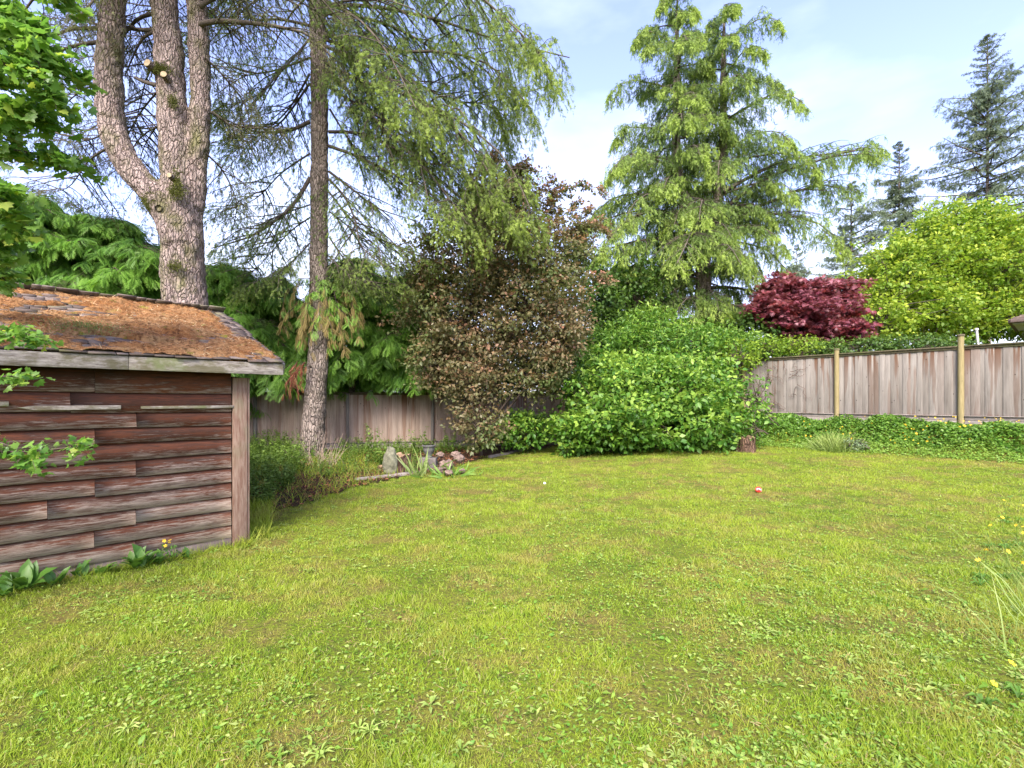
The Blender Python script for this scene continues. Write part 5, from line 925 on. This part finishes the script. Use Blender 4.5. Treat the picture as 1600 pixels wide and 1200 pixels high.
# long grasses and buttercups at the right edge, near
for k, (x_, y_, h_, n_, lab) in enumerate(((3.22, 2.75, .36, 45, 'long arching grass in the bottom right corner'), (3.72, 3.2, .38, 50, 'long grass tuft at the right edge just above the corner one'), (4.25, 3.75, .34, 50, 'middle tuft of long grass along the right edge'), (5.1, 4.65, .26, 50, 'furthest tuft of long grass at the right edge'))):
    tuftplant('long_grass_tuft', lab, 'grass tuft', onz(x_, y_), n_ * 2, h_ * .4, h_ * 1.15, .020, .35, M_blade, .17, 'long grass tufts along the right edge')
for k, (x_, y_, n_, lab) in enumerate(((2.5, 2.28, 6, 'buttercups nearest the camera in the bottom right corner'), (4.15, 3.95, 5, 'buttercups beside the long grass on the right edge'), (4.95, 4.75, 7, 'cluster of buttercups halfway up the right edge'), (5.9, 5.6, 7, 'small far group of buttercups on the right edge'))):
    c = onz(x_, y_); st_, f_ = MB(), MB(); P0 = c + rg.normal(size=(n_, 3)) * A(.16, .16, 0); B = curves(P0, rg.normal(size=(n_, 3)) * A(.25, .25, 0) + A(0, 0, 1), rg.uniform(.14, .32, n_) * (.75 if k == 0 else 1), 5, 0, .12, rg); st_.inst(rosette_t(6, .4, 7, .6), P0, rg.normal(size=(n_, 3)) * A(1, 1, 0), A(0, 0, 1), .07, rg.random(n_), .1)
    tr = plant('buttercup_plant', lab, 'flowers', c, [('leaves', st_, M_dock)], 'buttercups along the right edge')
    for q in range(n_):
        m = MB(); m.tubes(B[q], .0018 * np.ones(5), 3, .5); so_ = m.build('stem', M_dock, tr, origin=c); m = MB(); m.inst(fl5, B[q:q + 1, -1], rg.normal(size=(1, 3)), rg.normal(size=(1, 3)) * .35 + A(-.2, -.3, 1), rg.uniform(.013, .019), .5); m.build('flower', M_yel, so_, origin=c)

# ---------------------------------------------------------------- stones, stumps, edging, balls
def blob(name, parent, c, r, mat, seed, amp=.25, sc=2.5, org=None, rot=None, label=None, flatb=False):
    n1, n2 = 22, 34; th = np.linspace(0, PI, n1); ph = np.linspace(0, 2 * PI, n2, endpoint=False); TH, PH = np.meshgrid(th, ph, indexing='ij'); d = np.stack([np.sin(TH) * np.cos(PH), np.sin(TH) * np.sin(PH), np.cos(TH)], -1)
    k = 1 + amp * 2 * (fbm(d[..., 0] * sc + seed, d[..., 1] * sc + 5, d[..., 2] * sc + 5, seed, 4) - .5); V = np.asarray(c) + d * k[..., None] * np.asarray(r); i, j = np.meshgrid(np.arange(n1 - 1), np.arange(n2), indexing='ij'); b = i * n2 + j; b2 = i * n2 + (j + 1) % n2
    m = MB(); m.add(V, np.stack([b, b + n2, b2 + n2, b2], -1).ravel(), np.full(b.size, 4)); return m.build(name, mat, parent, origin=org, smooth_=True, label=label)
M_stone = plain('lichen_stone', (.15, .15, .10), .95, .1, var=.45, sc=14, bump=.8); M_rock = plain('pinkish_rock', (.17, .125, .10), .95, .1, var=.4, sc=9, bump=.8)
c = atg(610, 742); tag(blob('upright_stone', None, c + A(0, 0, .22), (.15, .10, .34), M_stone, 4), 'upright lichen covered stone standing in the mulch bed', 'stone')
def stump(pxx, pyb, r, h, lab, seed, Y=None):
    rg = np.random.default_rng(seed); c = atg(pxx, pyb) if Y is None else onz((pxx - 800) / F * Y, Y); tr = thing('tree_stump', lab, 'stump', c); m = MB(); n1, n2 = 9, 40; a = np.arange(n2) * 2 * PI / n2; zz = np.linspace(-.08, h, n1)
    V = []
    for z in zz:
        rr = r * (1 + .45 * np.exp(-(z + .08) / (.25 * h)) * .6) * (1 + .28 * (fbm(np.cos(a) * 2 + seed, np.sin(a) * 2, z * .8, seed, 3) - .5) * 2); top = (z == zz[-1]) * (fbm(np.cos(a) * 3, np.sin(a) * 3, 0, seed + 1) - .5) * h * .5; V.append(np.stack([c[0] + rr * np.cos(a), c[1] + rr * np.sin(a), c[2] + z + top], -1))
    V = np.array(V); i, j = np.meshgrid(np.arange(n1 - 1), np.arange(n2), indexing='ij'); b = i * n2 + j; b2 = i * n2 + (j + 1) % n2; m.add(V, np.stack([b, b2, b2 + n2, b + n2], -1).ravel(), np.full(b.size, 4)); m.build('bark', M_barkbig2, tr, origin=c)
    m = MB(); R2 = V[-1] * 1.; ctr = R2.mean(0) - A(0, 0, .04 * h); V2 = np.vstack([R2 * .985 + ctr * .015, ctr]); m.add(V2, np.array([(q, (q + 1) % n2, n2) for q in range(n2)]).ravel(), [3] * n2); m.build('cut_top', M_rot, tr, origin=c); return tr
M_barkbig2 = barkmat('stump_bark', (.10, .065, .045), (.18, .115, .075), (.04, .022, .016), None, .9); M_rot = plain('rotten_wood', (.30, .20, .12), .95, .1, var=.5, sc=20, bump=.8)
stump(628, 740, .17, .38, 'rotten split stump beside the upright stone', 5); stump(1166, 0, .19, .36, 'small cut stump at the foot of the green mound', 6, Y=11.75); stump(598, 737, .10, .12, 'low sawn stump behind the upright stone', 9)
rg = np.random.default_rng(120); labs = ['largest pinkish rock on the rubble heap', 'rock at the left foot of the rubble heap', 'flat rock at the front of the rubble heap', 'small rock on top of the rubble heap', 'rock at the right end of the rubble heap', 'rock leaning behind the heap near the bronze leaves', 'small rock at the front right of the heap', 'half buried rock in the middle of the heap']
for k, (a, b_, s_) in enumerate(((697, 728, .17), (676, 727, .12), (700, 737, .10), (688, 716, .11), (717, 724, .13), (712, 716, .12), (722, 733, .08), (686, 733, .10))):
    c = atg(a, b_ + 8); c[1] = min(c[1], 11.4); tag(blob('rock', None, c + A(0, 0, s_ * .6 + (.14 if b_ < 725 else .02)), np.array([1, .8, .7]) * s_ * .85, M_rock, 130 + k, .7, 3.5), labs[k], 'rock', 'rocks heaped in the bed')
c = atg(670, 735); c = c + A(0, 0, .28); tr = thing('stone_pot', 'small grey urn with a wide rim sitting behind the rubble', 'pot', c); m = MB(); zz = [0, .02, .04, .10, .18, .22, .235, .26, .262]; rr = [.07, .07, .05, .10, .125, .12, .145, .145, .125]; m.tubes(np.stack([c + A(0, 0, z) for z in zz]), np.array(rr), 28); m.build('bowl', plain('pot_grey', (.10, .10, .09), .9, .1, var=.2, bump=.3), tr, origin=c, smooth_=True)
# the pot stands on a block
m = MB(); m.box(c - A(0, 0, .16), (.34, .3, .32), None, .5, .012, rg); tag(m.build('concrete_block', plain('block', (.13, .115, .10), .95, .1, var=.3, bump=.6), bevel=.01), 'rough grey block beneath the small urn', 'block')
# timber edging
for (a, b_), lab in ((((556, 753), (655, 741)), 'long grey timber edging in front of the mulch bed'), (((765, 716), (815, 706)), 'short dark timber edging under the low shrub')):
    p0, p1 = atg(*a), atg(*b_); L_ = np.linalg.norm(p1 - p0); u_ = unit(p1 - p0); m = MB(); n1 = 14
    for k in range(n1): pass
    V = []; sec = [(-.05, -.06), (.05, -.06), (.052, .055), (.04, .068), (-.04, .07), (-.052, .055)]
    for t in np.linspace(0, 1, n1):
        q = p0 + (p1 - p0) * t + A(0, 0, .004 * math.sin(t * 9)); V += [q + A(-u_[1], u_[0], 0) * (s + .004 * rg.normal()) + A(0, 0, z + .003 * rg.normal()) for s, z in sec]
    f = []
    for k in range(n1 - 1):
        for e in range(6): f += [k * 6 + e, k * 6 + (e + 1) % 6, k * 6 + 6 + (e + 1) % 6, k * 6 + 6 + e]
    m.add(V, f + list(range(6))[::-1] + [(n1 - 1) * 6 + e for e in range(6)], [4] * (6 * (n1 - 1)) + [6, 6]); tag(m.build('timber_edging', M_rail), lab, 'edging')
def ball(name, lab, pxx, py, r, mat, patch=None):
    c = atg(pxx, py); c = onz(c[0] / c[1] * c[1], c[1]); tr = blob(name, None, c + A(0, 0, r * .95), (r, r, r), mat, 1, 0.0); tag(tr, lab, 'ball'); return tr
g = N('red_ball'); g.fin(g.mix(g.rng(g.noise(g.obj(), 16, 2), .52, .58), (.70, .035, .03), (.75, .30, .28)), .35, None, .5); ball('red_ball', 'small faded red ball lying on the lawn', 1185, 774, .048, g.m)
ball('white_ball', 'tiny white golf ball lying on the lawn', 851, 757, .022, plain('white_plastic', (.78, .78, .70), .4, .5, var=.03))
# dark leaves beside the red ball
m = MB(); c = atg(1217, 779); m.inst(leaf2_t(.5), c + rg.normal(size=(9, 3)) * A(.07, .05, 0) + A(0, 0, .03), rg.normal(size=(9, 3)) * A(1, 1, .3), rg.normal(size=(9, 3)) * .6 + A(0, 0, 1), .06, rg.random(9)); tag(m.build('dead_leaves', leafmat('dead_leaf', (.05, .04, .03), (.12, .09, .07), None, .1)), 'few dark dead leaves near the red ball', 'leaves')

# ---------------------------------------------------------------- neighbours: pole and house corner
m = MB(); p0 = at(1531, 560, 14.); m.tubes(np.stack([A(p0[0], p0[1], .85), at(1529, 548, 14.), at(1526, 516, 14.)]), np.array([.032, .032, .032]), 12, cap=True); tr = thing('metal_pole', 'thin white metal pole leaning behind the pale fence', 'pole', A(p0[0], p0[1], .85)); m.build('pole', plain('white_metal', (.42, .42, .40), .5, .5, var=.06), tr, origin=tr.location, smooth_=True)
m = MB(); q = at(1526, 516, 14.); m.tubes(np.stack([q, q + A(0, 0, .05), q + A(0, 0, .06)]), np.array([.045, .045, .02]), 12, cap=True); m.build('cap', bpy.data.materials['white_metal'], tr, origin=tr.location)
H0 = at(1582, 497, 15.2); tr = thing('house', 'neighbouring house corner with brown shingled eave at the right edge', 'house', A(H0[0], H0[1], .9), math.atan2(-.758, .652))
W_, Dp, ez = 9., 8., H0[2] - .9; hb = A(.5, .5)
m = MB(); m.box((hb[0] + W_ / 2, hb[1] + Dp / 2, ez / 2 - .2), (W_, Dp, ez)); m.build('wall', plain('house_siding', (.30, .24, .21), .85, .2, var=.1, sc=3), tr)
m = MB(); x0, y0, x1, y1 = 0., 0., hb[0] + W_ + .5, hb[1] + Dp + .5; cx_, cy_ = (x0 + x1) / 2, (y0 + y1) / 2; rz = ez + 1.7; r0, r1 = A(x0 + 3.8, cy_, rz), A(x1 - 3.8, cy_, rz); cs_ = [A(x0, y0, ez), A(x1, y0, ez), A(x1, y1, ez), A(x0, y1, ez)]
nrow = 26
def slope(a, b_, c_, d_):   # stepped shingle courses between eave a-b and ridge d-c
    for k in range(nrow):
        t0, t1 = k / nrow, (k + 1) / nrow; l0, l1, h0, h1 = a + (d_ - a) * t0, b_ + (c_ - b_) * t0, a + (d_ - a) * t1, b_ + (c_ - b_) * t1; up = A(0, 0, .028)
        m.add([l0 + up, l1 + up, h1, h0, l0 - A(0, 0, .01), l1 - A(0, 0, .01)], [0, 1, 2, 3, 4, 5, 1, 0], [4, 4], rg.random())
slope(cs_[0], cs_[1], r1, r0); slope(cs_[1], cs_[2], r1, r1); slope(cs_[2], cs_[3], r0, r1); slope(cs_[3], cs_[0], r0, r0); m.build('roof', plain('brown_shingle', (.13, .10, .08), .95, .1, var=.4, sc=7, bump=.6), tr)
m = MB(); m.box((cx_, y0 - .05, ez - .09), (x1 - x0 + .1, .11, .13)); m.box((x0 - .05, cy_, ez - .09), (.11, y1 - y0 - .01, .13)); m.build('gutter', plain('brown_gutter', (.13, .095, .08), .6, .3), tr, bevel=.02)
m = MB(); m.box((cx_, .25, ez - .17), (x1 - x0, .48, .03)); m.box((.25, cy_ + .3, ez - .17), (.48, y1 - y0 - .62, .03)); m.build('soffit', bpy.data.materials['white_metal'], tr)
x0, y0, ez = H0[0] + .02, H0[1] - .2, H0[2]
m = MB(); lc = A(x0 + .42, y0 + .1, ez - .75); m.tubes(np.stack([lc + A(0, 0, z) for z in (0, .03, .05, .25, .27, .36)]), np.array([.04, .07, .075, .09, .12, .03]), 8); lp = thing('hanging_lantern', 'dark lantern hanging under the house eave at the right edge', 'lantern', lc); m.build('lantern_body', plain('dark_metal', (.10, .05, .045), .5, .4), lp, origin=lc)
m = MB(); m.tubes(np.stack([lc + A(0, 0, .36), lc + A(0, 0, .55)]), np.array([.006, .006]), 5); m.build('chain', bpy.data.materials['dark_metal'], lp, origin=lc)
